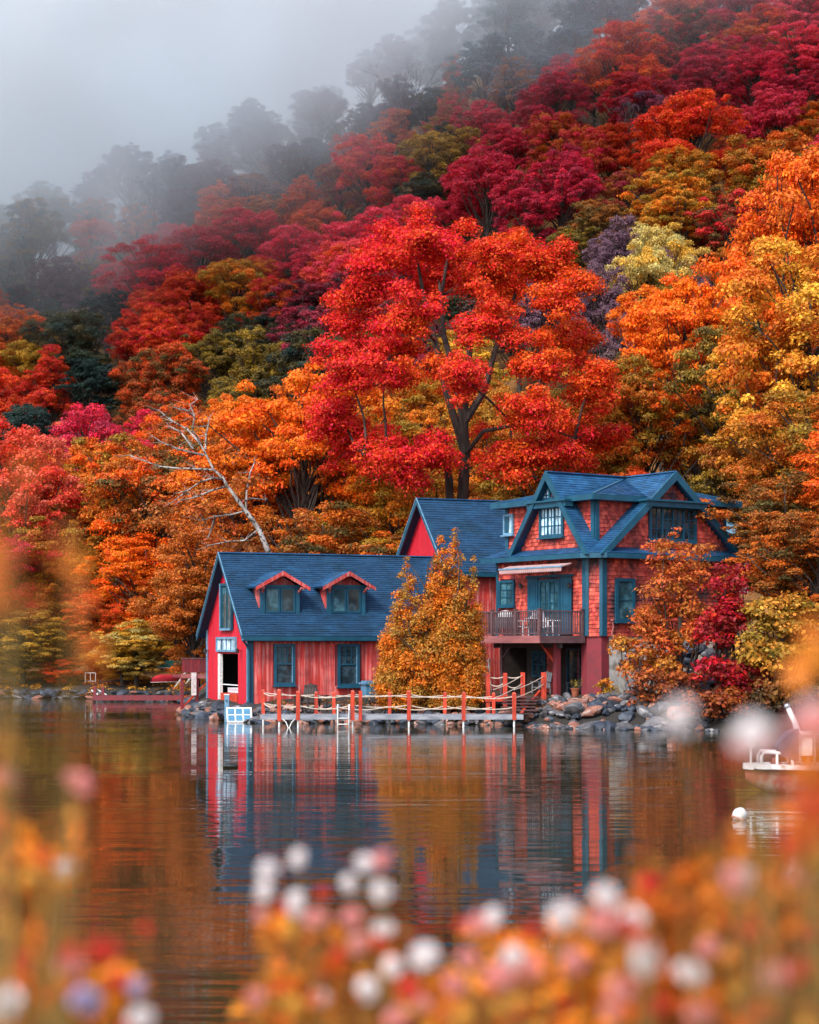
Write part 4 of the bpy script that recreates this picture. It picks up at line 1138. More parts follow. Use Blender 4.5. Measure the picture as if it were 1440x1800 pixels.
# ------------------------------------------------------------------ bin, post, raft, left platform
p = P(660, 1224, 73.6); t = thing('storage_box', 'light blue plastic storage box against the red boards beside the cedar', 'storage box', (p.x, 73.9, .95), BTH)
b = MB(); b.prism([(-.5, -.3, 0), (.5, -.3, 0), (.54, -.34, .52), (-.54, -.34, .52)], (0, .6, 0)); b.build('body', 'bin_blue', t)
for i in range(4):
    b = MB(); x = -.36 + i * .24; b.box(x - .03, x + .03, -.37, -.33, .06, .48); b.build('rib', 'bin_blue', t)
b = MB(); b.box(-.6, .6, -.4, .33, .52, .6); b.box(-.52, .52, -.34, .28, .6, .66); b.build('lid', 'bin_blue', t)
p = P(399, 1222, 72.8); t = thing('mooring_post', 'pale blue-white mooring post standing in the water before the boathouse door', 'post', (p.x, 72.8, 0))
b = MB(); b.box(-.09, .09, -.09, .09, -1.5, p.z); b.build('shaft', 'trim_pale', t)
b = MB(); b.box(-.11, .11, -.11, .11, p.z, p.z + .04); b.build('cap', 'white_paint', t)
for z in (.5, .8): b = MB(); b.lathe([(.02, 0), (.02, .06)], (0, -.12, z), 6); b.build('cleat', 'black_metal', t)
# swim raft seen tilted up at the corner of the boathouse
t = thing('swim_platform', 'small tilted white raft with blue panels at the boathouse corner', 'raft', (P(421, 0, 72.2).x, 72.2, .02), math.radians(8))
def raft():
    ux = X_; uy = Vector((0, .75, .55)).normalized(); nn = ux.cross(uy)
    b = MB(); o = Vector((-.45, -.2, 0)); b.obox(o + ux * .45 + uy * .42, ux, uy, nn, 1.0, .95, .08); b.build('deck', 'white_paint', t)
    for i in range(3):
        for j in range(2):
            b = MB(); b.obox(o + ux * (.13 + .31 * i) + uy * (.2 + .42 * j) + nn * .045, ux, uy, nn, .25, .34, .02); b.build('panel', 'bin_blue', t)
raft()
# maroon deck on stilts at the back left of the boathouse
t = thing('stilt_deck', 'small maroon deck on stilts against the left side of the boathouse', 'deck', (-9.55, 81.2, 0), BTH)
def stilt():
    z0 = P(344, 1186, 81).z
    b = MB(); b.box(-.75, .75, -.6, .9, z0 - .12, z0); b.build('deck', 'maroon_wood', t)
    b = MB(); b.box(-.75, .75, -.64, -.6, z0 - .15, z0 + .04); b.build('fascia', 'fascia_pink', t)
    for i in range(9):
        b = MB(); x = -.7 + i * .165; b.box(x, x + .15, -.62, -.59, z0 + .1, z0 + .68); b.build('board', 'maroon_wood', t)
    b = MB(); b.bar((-.75, -.6, z0 + .72), (.75, -.6, z0 + .72), .08, .05); b.build('rail', 'rail_brown', t)
    for x in (-.68, .0, .68): b = MB(); b.box(x - .06, x + .06, -.58, -.46, -.6, z0 - .12); b.build('leg', 'maroon_wood', t)
    b = MB(); b.bar((-.68, -.52, .3), (.6, -.52, z0 - .2), .07); b.build('brace', 'post_orange', t)
    b = MB(); b.box(-.3, -.08, -.7, -.66, z0 - .9, z0 + .1); b.build('hanging_board', 'white_paint', t)
stilt()

# ------------------------------------------------------------------ left shore: red jetty, canoes, railings
t = thing('red_jetty', 'low dark red jetty on black legs at the left shore below the canoes', 'jetty', (-14.4, 98.4, 0))
def jetty():
    x0, x1 = P(163, 0, 98.4).x + 14.4, P(332, 0, 98.4).x + 14.4; x = x0; me = None
    while x < x1:
        if me is None: b = MB(); b.box(0, .17, 0, 1.4, -.05, 0); o = b.build('plank', 'maroon_wood', t); me = o.data
        else: o = link('plank', me, t)
        o.location = (x, -.1, .34 + rnd.uniform(-.005, .005)); x += .185
    b = MB(); b.box(x0, x1, -.16, -.1, .1, .35); b.build('edge_beam', 'post_orange' if False else 'maroon_wood', t)
    for u in (166, 196, 212, 232, 248, 272, 298, 322):
        x = P(u, 0, 98.4).x + 14.4; b = MB(); b.box(x - .07, x + .07, -.1, .04, -1.5, .3); b.build('leg', 'dark_wood', t)
    for u, v in ((166, 1207), (180, 1207)):
        p = P(u, v, 98.4); x = p.x + 14.4; b = MB(); b.box(x - .08, x + .08, .1, .26, .3, p.z); b.build('post', 'maroon_wood', t)
    for xx in (1.4, 4.2):
        b = MB(); b.bar((x0 + xx, -.05, .1), (x0 + xx - .5, -.05, -.3), .09); b.build('brace', 'dark_wood', t)
    b = MB(); p = P(174, 1210, 98.2); b.bar((p.x + 14.4 - .3, .3, p.z), (p.x + 14.4 + .35, .1, .4), .05); b.bar((p.x + 14.1 - .2, .3, p.z - .1), (p.x + 14.4 - .1, .1, .4), .05); b.build('handrail', 'white_paint', t)
jetty()
def canoe(loc, rz, mat, label, tilt):
    t = thing('canoe', label, 'canoe', loc, rz, 'canoes upturned on the left shore'); t.rotation_euler = (tilt, 0, rz)
    b = MB(); n = 12; L = 3.6; vs = []
    prof = [(-1, 0), (-.82, .25), (-.4, .42), (0, .46), (.4, .42), (.82, .25), (1, 0)]
    for i in range(n + 1):
        f = i / n * 2 - 1; w_ = .40 * (1 - abs(f) ** 2.4) + .02; up = .12 * abs(f) ** 3
        for a, h in prof: vs.append((f * L / 2, a * w_, h * (1 - .35 * abs(f) ** 3) - up + .1))
    m = len(prof); b.add(vs, [(i * m + j, i * m + j + 1, (i + 1) * m + j + 1, (i + 1) * m + j) for i in range(n) for j in range(m - 1)])
    b.build('hull', mat, t, smooth=True)
    g = MB()
    for sy in (-1, 1): g.tube([(f * L / 2, sy * (.40 * (1 - abs(f) ** 2.4) + .03), .1 - .12 * abs(f) ** 3) for f in [k / 6 - 1 for k in range(13)]], .025, 5)
    g.build('gunwale', 'white_paint', t)
    return t
p = P(292, 1208, 105.6); canoe((p.x, 105.8, .95), math.radians(60), 'canoe_red', 'upturned red canoe lying on the grass below the teal one', .25).scale = (.8, .8, .8)
p = P(300, 1200, 107.0); canoe((p.x + .3, 107.2, 1.75), math.radians(35), 'canoe_teal', 'upturned teal canoe on a rack above the red canoe', .25).scale = (.7, .8, .8)
t = thing('canoe_rack', 'two slanting pale poles of the canoe rack beside the jetty end', 'rack', (P(312, 0, 104.8).x, 104.9, .3))
for dx in (-.4, .1): b = MB(); b.bar((dx, 0, 0), (dx + .95, .5, 1.45), .07); b.build('pole', 'white_paint', t)
for dx in (.3, .9): b = MB(); b.bar((dx, 2.0, .2), (dx + .1, 2.0, 1.2), .08); b.build('support', 'dark_wood', t)
def railing(u0, u1, v0, v1, Y, label):
    p, q = P(u0, v1, Y), P(u1, v1, Y); h = (v1 - v0) * Y / K
    g = gz((p.x + q.x) / 2, Y)
    t = thing('metal_railing', label, 'railing', (p.x, Y, g)); L = q.x - p.x
    b = MB(); b.bar((0, 0, h), (L, 0, h), .05); b.bar((0, 0, .12), (L, 0, .12), .04); b.build('rail', 'steel', t)
    n_ = max(2, int(L / .4))
    for i in range(n_ + 1): b = MB(); b.box(L * i / n_ - .02, L * i / n_ + .02, -.02, .02, 0, h); b.build('bar', 'steel', t)
railing(150, 168, 1180, 1198, 109.0, 'small steel railing on the shore left of the red jetty')
railing(233, 268, 1091, 1107, 116.5, 'steel railing among the trees above the golden shore tree')

# a slice of a neighbour's grey cottage seen past the right gable
t = thing('cottage', 'pale grey cottage half hidden behind the right gable of the shingled house', 'cottage', (17.1, 97.5, 2.1))
b = MB(); b.box(-1.2, .9, 0, 3, 0, 6.6); b.build('wall', 'cottage_grey', t)
b = MB(); b.prism([(-1.5, -.4, 6.4), (1.3, -.4, 6.4), (1.3, 1.5, 7.9), (-1.5, 1.5, 7.9)], (0, .05, .12)); b.build('roof', 'trim_pale', t)
window(t, (-1.2, 0, 5.1), X_, -Y_, 1.1, 1.0, cols=2, rows=1, fw=.08, frame='white_paint')

# ------------------------------------------------------------------ boat and buoy
bt = thing('motorboat', 'small moored motorboat with white deck, red hull and grab rail at the right edge', 'boat', (P(1310, 0, 38).x, 38.0, 0), math.radians(-4))
def boat():
    n = 16; L = 4.6; vs = []; prof_n = 7
    for i in range(n + 1):
        f = i / n; w_ = .85 * min(1, (f / .38)) ** .62 + .02; x = f * L
        zt = .40 + .06 * (1 - f); keel = -.22 + .42 * max(0, 1 - f / .22) ** 1.5
        for a, h in ((-1, 1), (-.92, .45), (-.6, .12), (0, 0), (.6, .12), (.92, .45), (1, 1)):
            vs.append((x, a * w_, keel + (zt - keel) * h))
    b = MB(); b.add(vs, [(i * 7 + j, i * 7 + j + 1, (i + 1) * 7 + j + 1, (i + 1) * 7 + j) for i in range(n) for j in range(6)] + [tuple(n * 7 + j for j in range(7))])
    b.build('hull', 'hull_red', bt, smooth=True)
    b = MB(); out = [(i / n * L, (.85 * min(1, (i / n / .38)) ** .62 + .07), .40 + .06 * (1 - i / n)) for i in range(n + 1)]
    poly = [(x - .04, -y, z) for x, y, z in out] + [(x - .04, y, z) for x, y, z in reversed(out)]
    k = len(poly); b.add(poly + [(x, y, z + .12) for x, y, z in poly], [tuple(range(k - 1, -1, -1)), tuple(range(k, 2 * k))] + [(i, (i + 1) % k, k + (i + 1) % k, k + i) for i in range(k)])
    b.build('deck', 'white_paint', bt)
    # grab rail
    xr0, xr1, zr = .30, .92, .82
    b = MB(); b.tube([(xr0, -.3, .5), (xr0, -.3, zr - .1), (xr0 + .05, -.3, zr), (xr1 - .12, -.3, zr - .02), (xr1, -.3, zr - .12), (xr1 + .02, -.3, .5)], .035, 8)
    b.tube([(.62, -.3, .5), (.62, -.3, zr - .02)], .03, 6); b.build('grab_rail', 'white_paint', bt, smooth=True); b = MB(); b.tube([(xr0, .3, .5), (xr0, .3, zr - .1), (xr0 + .05, .3, zr), (xr1 - .12, .3, zr - .02), (xr1, .3, zr - .12), (xr1 + .02, .3, .5)], .035, 8)
    b.build('grab_rail', 'white_paint', bt, smooth=True)
    b = MB(); b.tube([(.12, 0, .5), (.12, 0, .92)], .025, 6); b.build('light_stalk', 'white_paint', bt)
    b = MB(); b.lathe([(.0, -.1), (.08, -.07), (.11, 0), (.08, .07), (0, .1)], (.12, 0, .98), 12); b.build('bow_light', 'white_paint', bt, smooth=True)
    b = MB(); b.box(1.05, 1.35, -.18, .18, .75, 1.18); b.box(1.0, 1.4, -.24, .24, 1.18, 1.24); b.build('console', 'white_paint', bt)
    b = MB(); b.bar((1.12, 0, .5), (1.12, 0, .78), .05); b.bar((1.3, .1, .5), (1.3, .1, .78), .05); b.build('console_leg', 'steel', bt)
    b = MB(); b.tube([(1.08, 0, 1.2), (1.02, 0, 1.42), (.88, 0, 1.72)], [.07, .06, .05], 8); b.build('motor_shaft', 'white_paint', bt, smooth=True)
    b = MB(); b.lathe([(0, -.06), (.05, -.045), (.07, 0), (.05, .045), (0, .06)], (.86, 0, 1.76), 10); b.build('motor_knob', 'steel', bt, smooth=True)
    b = MB(); b.prism([(.62, -.35, .95), (.85, -.35, 1.22), (1.05, -.35, 1.3), (1.05, -.35, .62), (.72, -.35, .74)], (0, .7, 0)); b.build('seat_cover', 'canvas_dark', bt)
    b = MB(); b.tube([(1.36, -.35, .5), (1.37, -.35, 1.22)], .03, 6); b.tube([(1.9, -.35, .5), (1.9, -.35, 1.22)], .03, 6); b.tube([(1.3, -.35, 1.22), (2.9, -.35, 1.22)], .03, 6); b.build('side_rail', 'steel', bt)
    b = MB(); b.box(.52, .74, -.12, .12, .5, .6); b.box(.56, .66, -.1, .1, .6, .68); b.build('tackle', 'hull_red', bt)
    b = MB(); b.box(1.6, 3.6, -.45, .45, .5, .85); b.build('bench', 'cloth_white', bt)
    b = MB(); b.tube([(i * .4 + .15, -(.85 * min(1, ((i * .4 + .15) / 4.6 / .38)) ** .62 + .09), .46) for i in range(11)], .025, 5); b.build('rub_rail', 'black_metal', bt)
boat()
by = thing('mooring_buoy', 'white ball mooring buoy floating left of the motorboat', 'buoy', (P(1299, 0, 31.8).x, 31.8, .02)); by.rotation_euler = (0, .3, 0)
b = MB(); b.lathe([(0, -.13), (.08, -.11), (.125, -.04), (.13, .02), (.11, .09), (.06, .13), (.03, .145), (0, .15)], (0, 0, .04), 18); b.build('float', 'white_paint', by, smooth=True)
b = MB(); b.lathe([(.128, -.02), (.134, -.01), (.134, .01), (.128, .02)], (0, 0, 0.0), 18); b.build('stripe', 'rock_pink', by)
# ------------------------------------------------------------------ foliage
PAL = {  # leaf colours (two per kind), bark
 'crimson': ((.78, .022, .07), (.52, .016, .05)), 'scarlet': ((.72, .030, .012), (.80, .10, .010)), 'pink': ((.85, .07, .12), (.66, .03, .07)),
 'red': ((.66, .010, .018), (.72, .055, .012)), 'orange': ((.80, .12, .006), (.74, .20, .012)), 'redorange': ((.78, .085, .012), (.62, .02, .02)),
 'amber': ((.80, .20, .008), (.62, .14, .010)), 'gold': ((.72, .38, .035), (.44, .25, .03)), 'olive': ((.32, .19, .018), (.58, .20, .015)),
 'darkolive': ((.10, .075, .018), (.24, .12, .018)), 'green': ((.022, .055, .040), (.045, .075, .035)), 'darkgreen': ((.014, .034, .030), (.03, .05, .028)),
 'maroon': ((.40, .026, .06), (.22, .024, .045)), 'rust': ((.66, .15, .014), (.42, .10, .014)), 'brown': ((.46, .14, .02), (.26, .12, .022)),
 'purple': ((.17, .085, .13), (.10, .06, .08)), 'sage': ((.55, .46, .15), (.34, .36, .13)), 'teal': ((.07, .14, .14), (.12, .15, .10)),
 'salmon': ((.75, .16, .09), (.50, .09, .05)), 'mauve': ((.20, .11, .14), (.13, .10, .12)), 'slate': ((.14, .18, .24), (.22, .17, .23)),  # slate and teal hold the bluish cast of the haze in the leaf colour
}
WORD = {'crimson': 'crimson', 'scarlet': 'scarlet', 'pink': 'pinkish red', 'red': 'deep red', 'orange': 'bright orange', 'redorange': 'red-orange', 'amber': 'amber', 'gold': 'golden',
        'olive': 'olive', 'darkolive': 'dark olive', 'green': 'dark green', 'darkgreen': 'blackish green', 'maroon': 'maroon', 'rust': 'rusty', 'brown': 'brown', 'purple': 'dull purple',
        'sage': 'pale sage', 'teal': 'hazy-teal', 'salmon': 'salmon', 'mauve': 'mauve grey', 'slate': 'hazy slate'}

def leaves_mesh(name, C, N, S, tone, r, mat='leaves', fold=.25, asp=.62):
    """one pointed four-cornered blade per centre C with normal N and size S"""
    n = len(C)
    a = r.normal(size=(n, 3)); a -= N * (a * N).sum(1, keepdims=True); a /= np.linalg.norm(a, axis=1, keepdims=True) + 1e-9
    b = np.cross(N, a)
    S = S[:, None]
    V = np.stack([C - a * S, C - b * S * asp + N * S * fold, C + a * S * 1.1, C + b * S * asp + N * S * fold * r.uniform(-.5, 1, size=(n, 1))], 1).reshape(-1, 3)
    me = bpy.data.meshes.new(name)
    me.vertices.add(4 * n); me.vertices.foreach_set('co', V.astype(np.float32).ravel())
    me.loops.add(4 * n); me.loops.foreach_set('vertex_index', np.arange(4 * n, dtype=np.int32))
    me.polygons.add(n); me.polygons.foreach_set('loop_start', np.arange(n, dtype=np.int32) * 4)
    me.update(calc_edges=True)
    at = me.attributes.new('leaf', 'FLOAT_VECTOR', 'FACE')
    A = np.stack([np.clip(tone, 0, 1), r.random(n), r.random(n)], 1).astype(np.float32)
    at.data.foreach_set('vector', A.ravel())
    me.materials.append(MATS[mat])
    return me

def clump_leaves(cl, r, dens, size, flat=.55, upb=.45, tonef=None, shell=.45):
    """cl: (x, y, z, R) clump list -> leaf centres, normals, sizes, tones; centre of the crown is the mean"""
    cl = np.asarray(cl, float); cen = cl[:, :3].mean(0)
    Cs, Ns, Ss, Ts = [], [], [], []
    for x, y, z, R in cl:
        n = int(dens * R * R)
        d = r.normal(size=(n, 3)); d /= np.linalg.norm(d, axis=1, keepdims=True)
        d[:, 2] = np.where((d[:, 2] < -.15) & (r.random(n) < .7), -d[:, 2], d[:, 2])
        rho = R * (r.random(n) ** shell)
        lump = 1 + .22 * np.sin(d[:, 0] * 5 + x * 3) * np.cos(d[:, 1] * 5 + y * 3) + .12 * np.sin(d[:, 2] * 9 + x)
        p = d * (rho * lump)[:, None]; p[:, 2] *= flat
        p[:, 2] -= .25 * (p[:, 0] ** 2 + p[:, 1] ** 2) / R * .5
        c = np.array([x, y, z])
        out = (c - cen); out /= np.linalg.norm(out) + 1e-6
        N = d * .7 + out * .25 + np.array([0, 0, upb]) + r.normal(size=(n, 3)) * .55
        N /= np.linalg.norm(N, axis=1, keepdims=True)
        base = tonef(c) if tonef else .5 + .42 * r.normal()
        Cs.append(c + p); Ns.append(N); Ss.append(size * (.5 + 1.1 * r.random(n) ** 1.6)); Ts.append(base + .2 * r.normal(size=n))
    return np.concatenate(Cs), np.concatenate(Ns), np.concatenate(Ss), np.concatenate(Ts)

def limb(b, p, q, r0, r1, bend=.12, n=5, sides=6):
    p, q = Vector(p), Vector(q); L = (q - p).length
    off = Vector((rnd.uniform(-1, 1), rnd.uniform(-1, 1), rnd.uniform(-.2, .8))) * L * bend
    pts = [p.lerp(q, i / n) + off * math.sin(math.pi * i / n) + Vector((rnd.gauss(0, 1), rnd.gauss(0, 1), rnd.gauss(0, 1))) * L * .012 * (0 < i < n) for i in range(n + 1)]
    b.tube(pts, [r0 + (r1 - r0) * i / n for i in range(n + 1)], sides, cap=False)
    return pts

def tree_proto(seed, H=15.0, R=5.0, zc=9.6, rz=5.6, nclump=225, cr=(.34, 1.0), dens=690, size=.080, flat=.6, shape='round', tonef=None, trunk_r=.28, bark='bark', lean=0, low=-.6, twigs=True, nb=30):
    r = np.random.default_rng(seed)
    cl = []
    t = 0
    lob = [(r.uniform(0, 6.28), r.uniform(-.3, .9), r.uniform(.08, .22)) for _ in range(6)]
    bough = []
    for _ in range(nb):
        d = r.normal(size=3); d /= np.linalg.norm(d)
        if d[2] < low: d[2] = -d[2]
        kk = r.uniform(.45, .95); sh_ = .72 + .28 * (1 - abs(d[2])) if shape == 'upright' else 1
        bough.append((d[0] * R * kk * sh_, d[1] * R * kk * sh_, zc + d[2] * rz * kk, r.uniform(1.25, 2.3)))
    while len(cl) < nclump and t < 9000:
        t += 1
        d = r.normal(size=3); d /= np.linalg.norm(d)
        if d[2] < low: continue
        k = r.random() ** .45 * 1.04
        if r.random() < .2: k = r.uniform(.25, .6)
        amp = 1 + sum(a * max(0, math.cos(math.atan2(d[1], d[0]) - th)) * (1 if abs(d[2] - zz) < .6 else 0) for th, zz, a in lob) - .12
        rad = R * amp
        hz = d[2]
        if shape == 'upright': rad *= .72 + .28 * (1 - abs(hz))
        if shape == 'cone': rad *= max(.12, .95 - .62 * (hz + .6))
        if shape == 'flat': pass
        c = np.array([d[0] * rad * k, d[1] * rad * k, zc + d[2] * rz * k])
        if shape == 'layer' and r.random() < .45: c[2] = round(c[2] / 1.7 + .15 * math.sin(3 * math.atan2(c[1], c[0]) + seed)) * 1.7 + r.uniform(-.3, .3)
        rr = r.uniform(*cr)
        if bough and min((c[0] - q[0]) ** 2 + (c[1] - q[1]) ** 2 + (1.5 * (c[2] - q[2])) ** 2 - q[3] ** 2 for q in bough) > 0: continue
        if any((c[0] - q[0]) ** 2 + (c[1] - q[1]) ** 2 + (1.3 * (c[2] - q[2])) ** 2 < (.62 * (rr + q[3]) * .62) ** 2 for q in cl): continue
        cl.append((c[0], c[1], c[2], rr))
    C, N, S, T = clump_leaves(cl, r, dens, size, flat, tonef=tonef)
    crown = leaves_mesh('crown', C, N, S, T, r)
    b = MB()
    top = zc + rz * .55
    tp = [Vector((0, 0, -.6)), Vector((.05, 0, 1.5)), Vector((r.normal() * .15 + lean, r.normal() * .15, zc * .5)), Vector((r.normal() * .3 + lean * 1.5, r.normal() * .3, zc)), Vector((r.normal() * .4 + lean * 2, r.normal() * .4, top))]
    b.tube(tp, [trunk_r * 1.35, trunk_r, trunk_r * .8, trunk_r * .5, trunk_r * .15], 8, cap=False)
    if twigs:
        for x, y, z, R_ in cl[::4]:
            f = min(1, max(.25, (z - 1.5) / (top) - .18 - .12 * math.hypot(x, y) / R)); zz = f * top
            i = 1 if zz < zc * .5 else (2 if zz < zc else 3)
            z0_, z1_ = tp[i].z, tp[i + 1].z if i < 4 else top
            p = tp[i].lerp(tp[i + 1], min(1, max(0, (zz - z0_) / max(.1, z1_ - z0_))))
            limb(b, p, (x, y, z - .1), trunk_r * .32, .03, n=4, sides=4)
    trunk = mesh_from('trunk', b.V, b.F, bark, b.R)
    return trunk, crown

VAR = [tree_proto(101, shape='layer'), tree_proto(102, shape='layer', R=5.3, flat=.5), tree_proto(103),
       tree_proto(104, R=4.7, rz=6.0), tree_proto(105, shape='upright', R=4.6, rz=6.6),
       tree_proto(106, R=5.4, rz=5.0, zc=9.8, shape='layer'),
       tree_proto(108, R=5.0, zc=8.2, rz=7.4, low=-.98, nclump=270, nb=46), tree_proto(109, R=5.2, zc=8.0, rz=7.2, low=-.98, nclump=270, flat=.5, nb=46)]
SPARSE = tree_proto(107, R=4.6, rz=6, nclump=110, cr=(.4, .8), dens=150, bark='bark_grey')
NTRI = [0]

def plant_tree(x, y, w, h, pal, var, name, label, group, pal2=None, rz=None, bark=None):
    """w: crown width, h: tree height"""
    tr, cr_ = SPARSE if var == 's' else VAR[var]
    z = gz(x, y)
    t = thing(name, label, 'tree', (x, y, z), rnd.uniform(0, 6.28) if rz is None else rz, group, (w / 10.2, w / 10.2, h / 15.0))
    o = link('trunk', tr, t); c = link('crown', cr_, t)
    a, b = PAL[pal]; b = PAL[pal2][0] if pal2 else b
    j = rnd.uniform(.85, 1.15)
    c['col_a'] = [v * j for v in a] ; c['col_b'] = [v * j for v in b]
    return t

# visible crowns as read in the photograph: (u, v, width px, palette, second palette)
TREES = [
 (1190,28,120,'redorange','orange'),(1295,18,120,'crimson',None),(1405,25,120,'pink',None),(1345,60,110,'redorange',None),(1225,72,110,'red','darkolive'),(1310,85,120,'redorange','rust'),
 (1400,95,120,'crimson','pink'),(1085,115,160,'scarlet','orange'),(1150,60,90,'orange','salmon'),(1120,180,130,'red','maroon'),(1230,160,130,'crimson','maroon'),(1330,145,120,'crimson',None),
 (1420,165,110,'maroon','crimson'),(1180,120,90,'darkolive','red'),(975,190,120,'maroon','crimson'),(1045,150,80,'darkolive','rust'),(940,205,80,'crimson',None),(860,225,100,'crimson','pink'),
 (800,205,90,'crimson','olive'),(775,285,150,'olive','gold'),(745,350,110,'darkolive','green'),(895,270,110,'crimson','pink'),(975,255,120,'crimson','rust'),(1075,270,105,'scarlet','redorange'),
 (1140,215,110,'maroon','purple'),(1215,250,190,'scarlet','redorange'),(1300,235,90,'crimson','rust'),(1370,215,140,'pink','crimson'),(1425,265,110,'olive','orange'),(1290,290,90,'maroon','brown'),
 (855,335,160,'crimson','pink'),(930,390,120,'maroon','crimson'),(735,400,120,'crimson','pink'),(985,330,140,'crimson','maroon'),(1050,400,110,'darkolive','brown'),(1100,350,100,'maroon','brown'),
 (1180,370,150,'olive','amber'),(1340,310,180,'orange','olive'),(1290,405,150,'red','darkolive'),(1385,400,150,'orange','redorange'),(1075,470,110,'purple','mauve'),
 (1010,440,100,'darkolive','olive'),(1050,570,120,'mauve','darkolive'),(1010,520,90,'green','darkolive'),(1380,520,170,'redorange','rust'),(1440,460,130,'redorange','orange'),
 (1300,480,100,'rust','olive'),(1030,640,90,'gold','olive'),
 (640,430,150,'pink','crimson'),(560,395,100,'redorange','orange'),(605,480,130,'pink','redorange'),(515,455,120,'crimson','pink'),(440,425,130,'crimson','red'),(355,455,140,'crimson','red'),
 (265,490,150,'red','crimson'),(205,500,90,'scarlet','crimson'),(390,390,110,'rust','redorange'),(470,385,100,'rust','brown'),(165,425,90,'salmon','redorange'),(245,400,80,'amber','darkolive'),(215,465,80,'darkolive','olive'),
 (415,510,130,'amber','olive'),(335,525,130,'scarlet','redorange'),(275,555,110,'rust','red'),(480,540,110,'rust','red'),(540,590,120,'maroon','darkgreen'),(435,610,130,'darkgreen','darkolive'),(370,640,130,'darkolive','olive'),
 (295,610,140,'redorange','red'),(255,680,120,'redorange','darkolive'),(190,560,110,'green','darkgreen'),(125,610,150,'green','darkolive'),(60,650,120,'gold','olive'),(50,700,60,'redorange',None),(170,680,120,'darkgreen','green'),
 (150,765,90,'maroon','crimson'),(95,790,110,'green','darkgreen'),(95,560,80,'teal','darkolive'),(530,660,120,'darkgreen','darkolive'),(480,660,120,'darkolive','olive'),
 (60,425,120,'teal','olive'),(20,490,100,'teal',None),(105,505,110,'purple','mauve'),(45,555,90,'teal','purple'),(160,490,70,'mauve','olive'),(20,620,80,'orange','rust'),(10,560,60,'salmon',None),
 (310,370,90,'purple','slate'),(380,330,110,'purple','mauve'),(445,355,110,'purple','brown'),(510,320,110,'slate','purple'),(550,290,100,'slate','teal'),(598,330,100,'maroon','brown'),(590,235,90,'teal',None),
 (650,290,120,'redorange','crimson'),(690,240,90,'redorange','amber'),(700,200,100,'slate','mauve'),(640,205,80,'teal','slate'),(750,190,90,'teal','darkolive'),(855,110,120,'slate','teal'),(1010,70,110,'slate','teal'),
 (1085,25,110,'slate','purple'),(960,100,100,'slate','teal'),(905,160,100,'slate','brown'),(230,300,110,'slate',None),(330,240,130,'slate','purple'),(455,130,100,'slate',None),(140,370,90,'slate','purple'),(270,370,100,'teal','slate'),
 (460,240,120,'slate',None),(560,210,110,'slate','purple'),
]
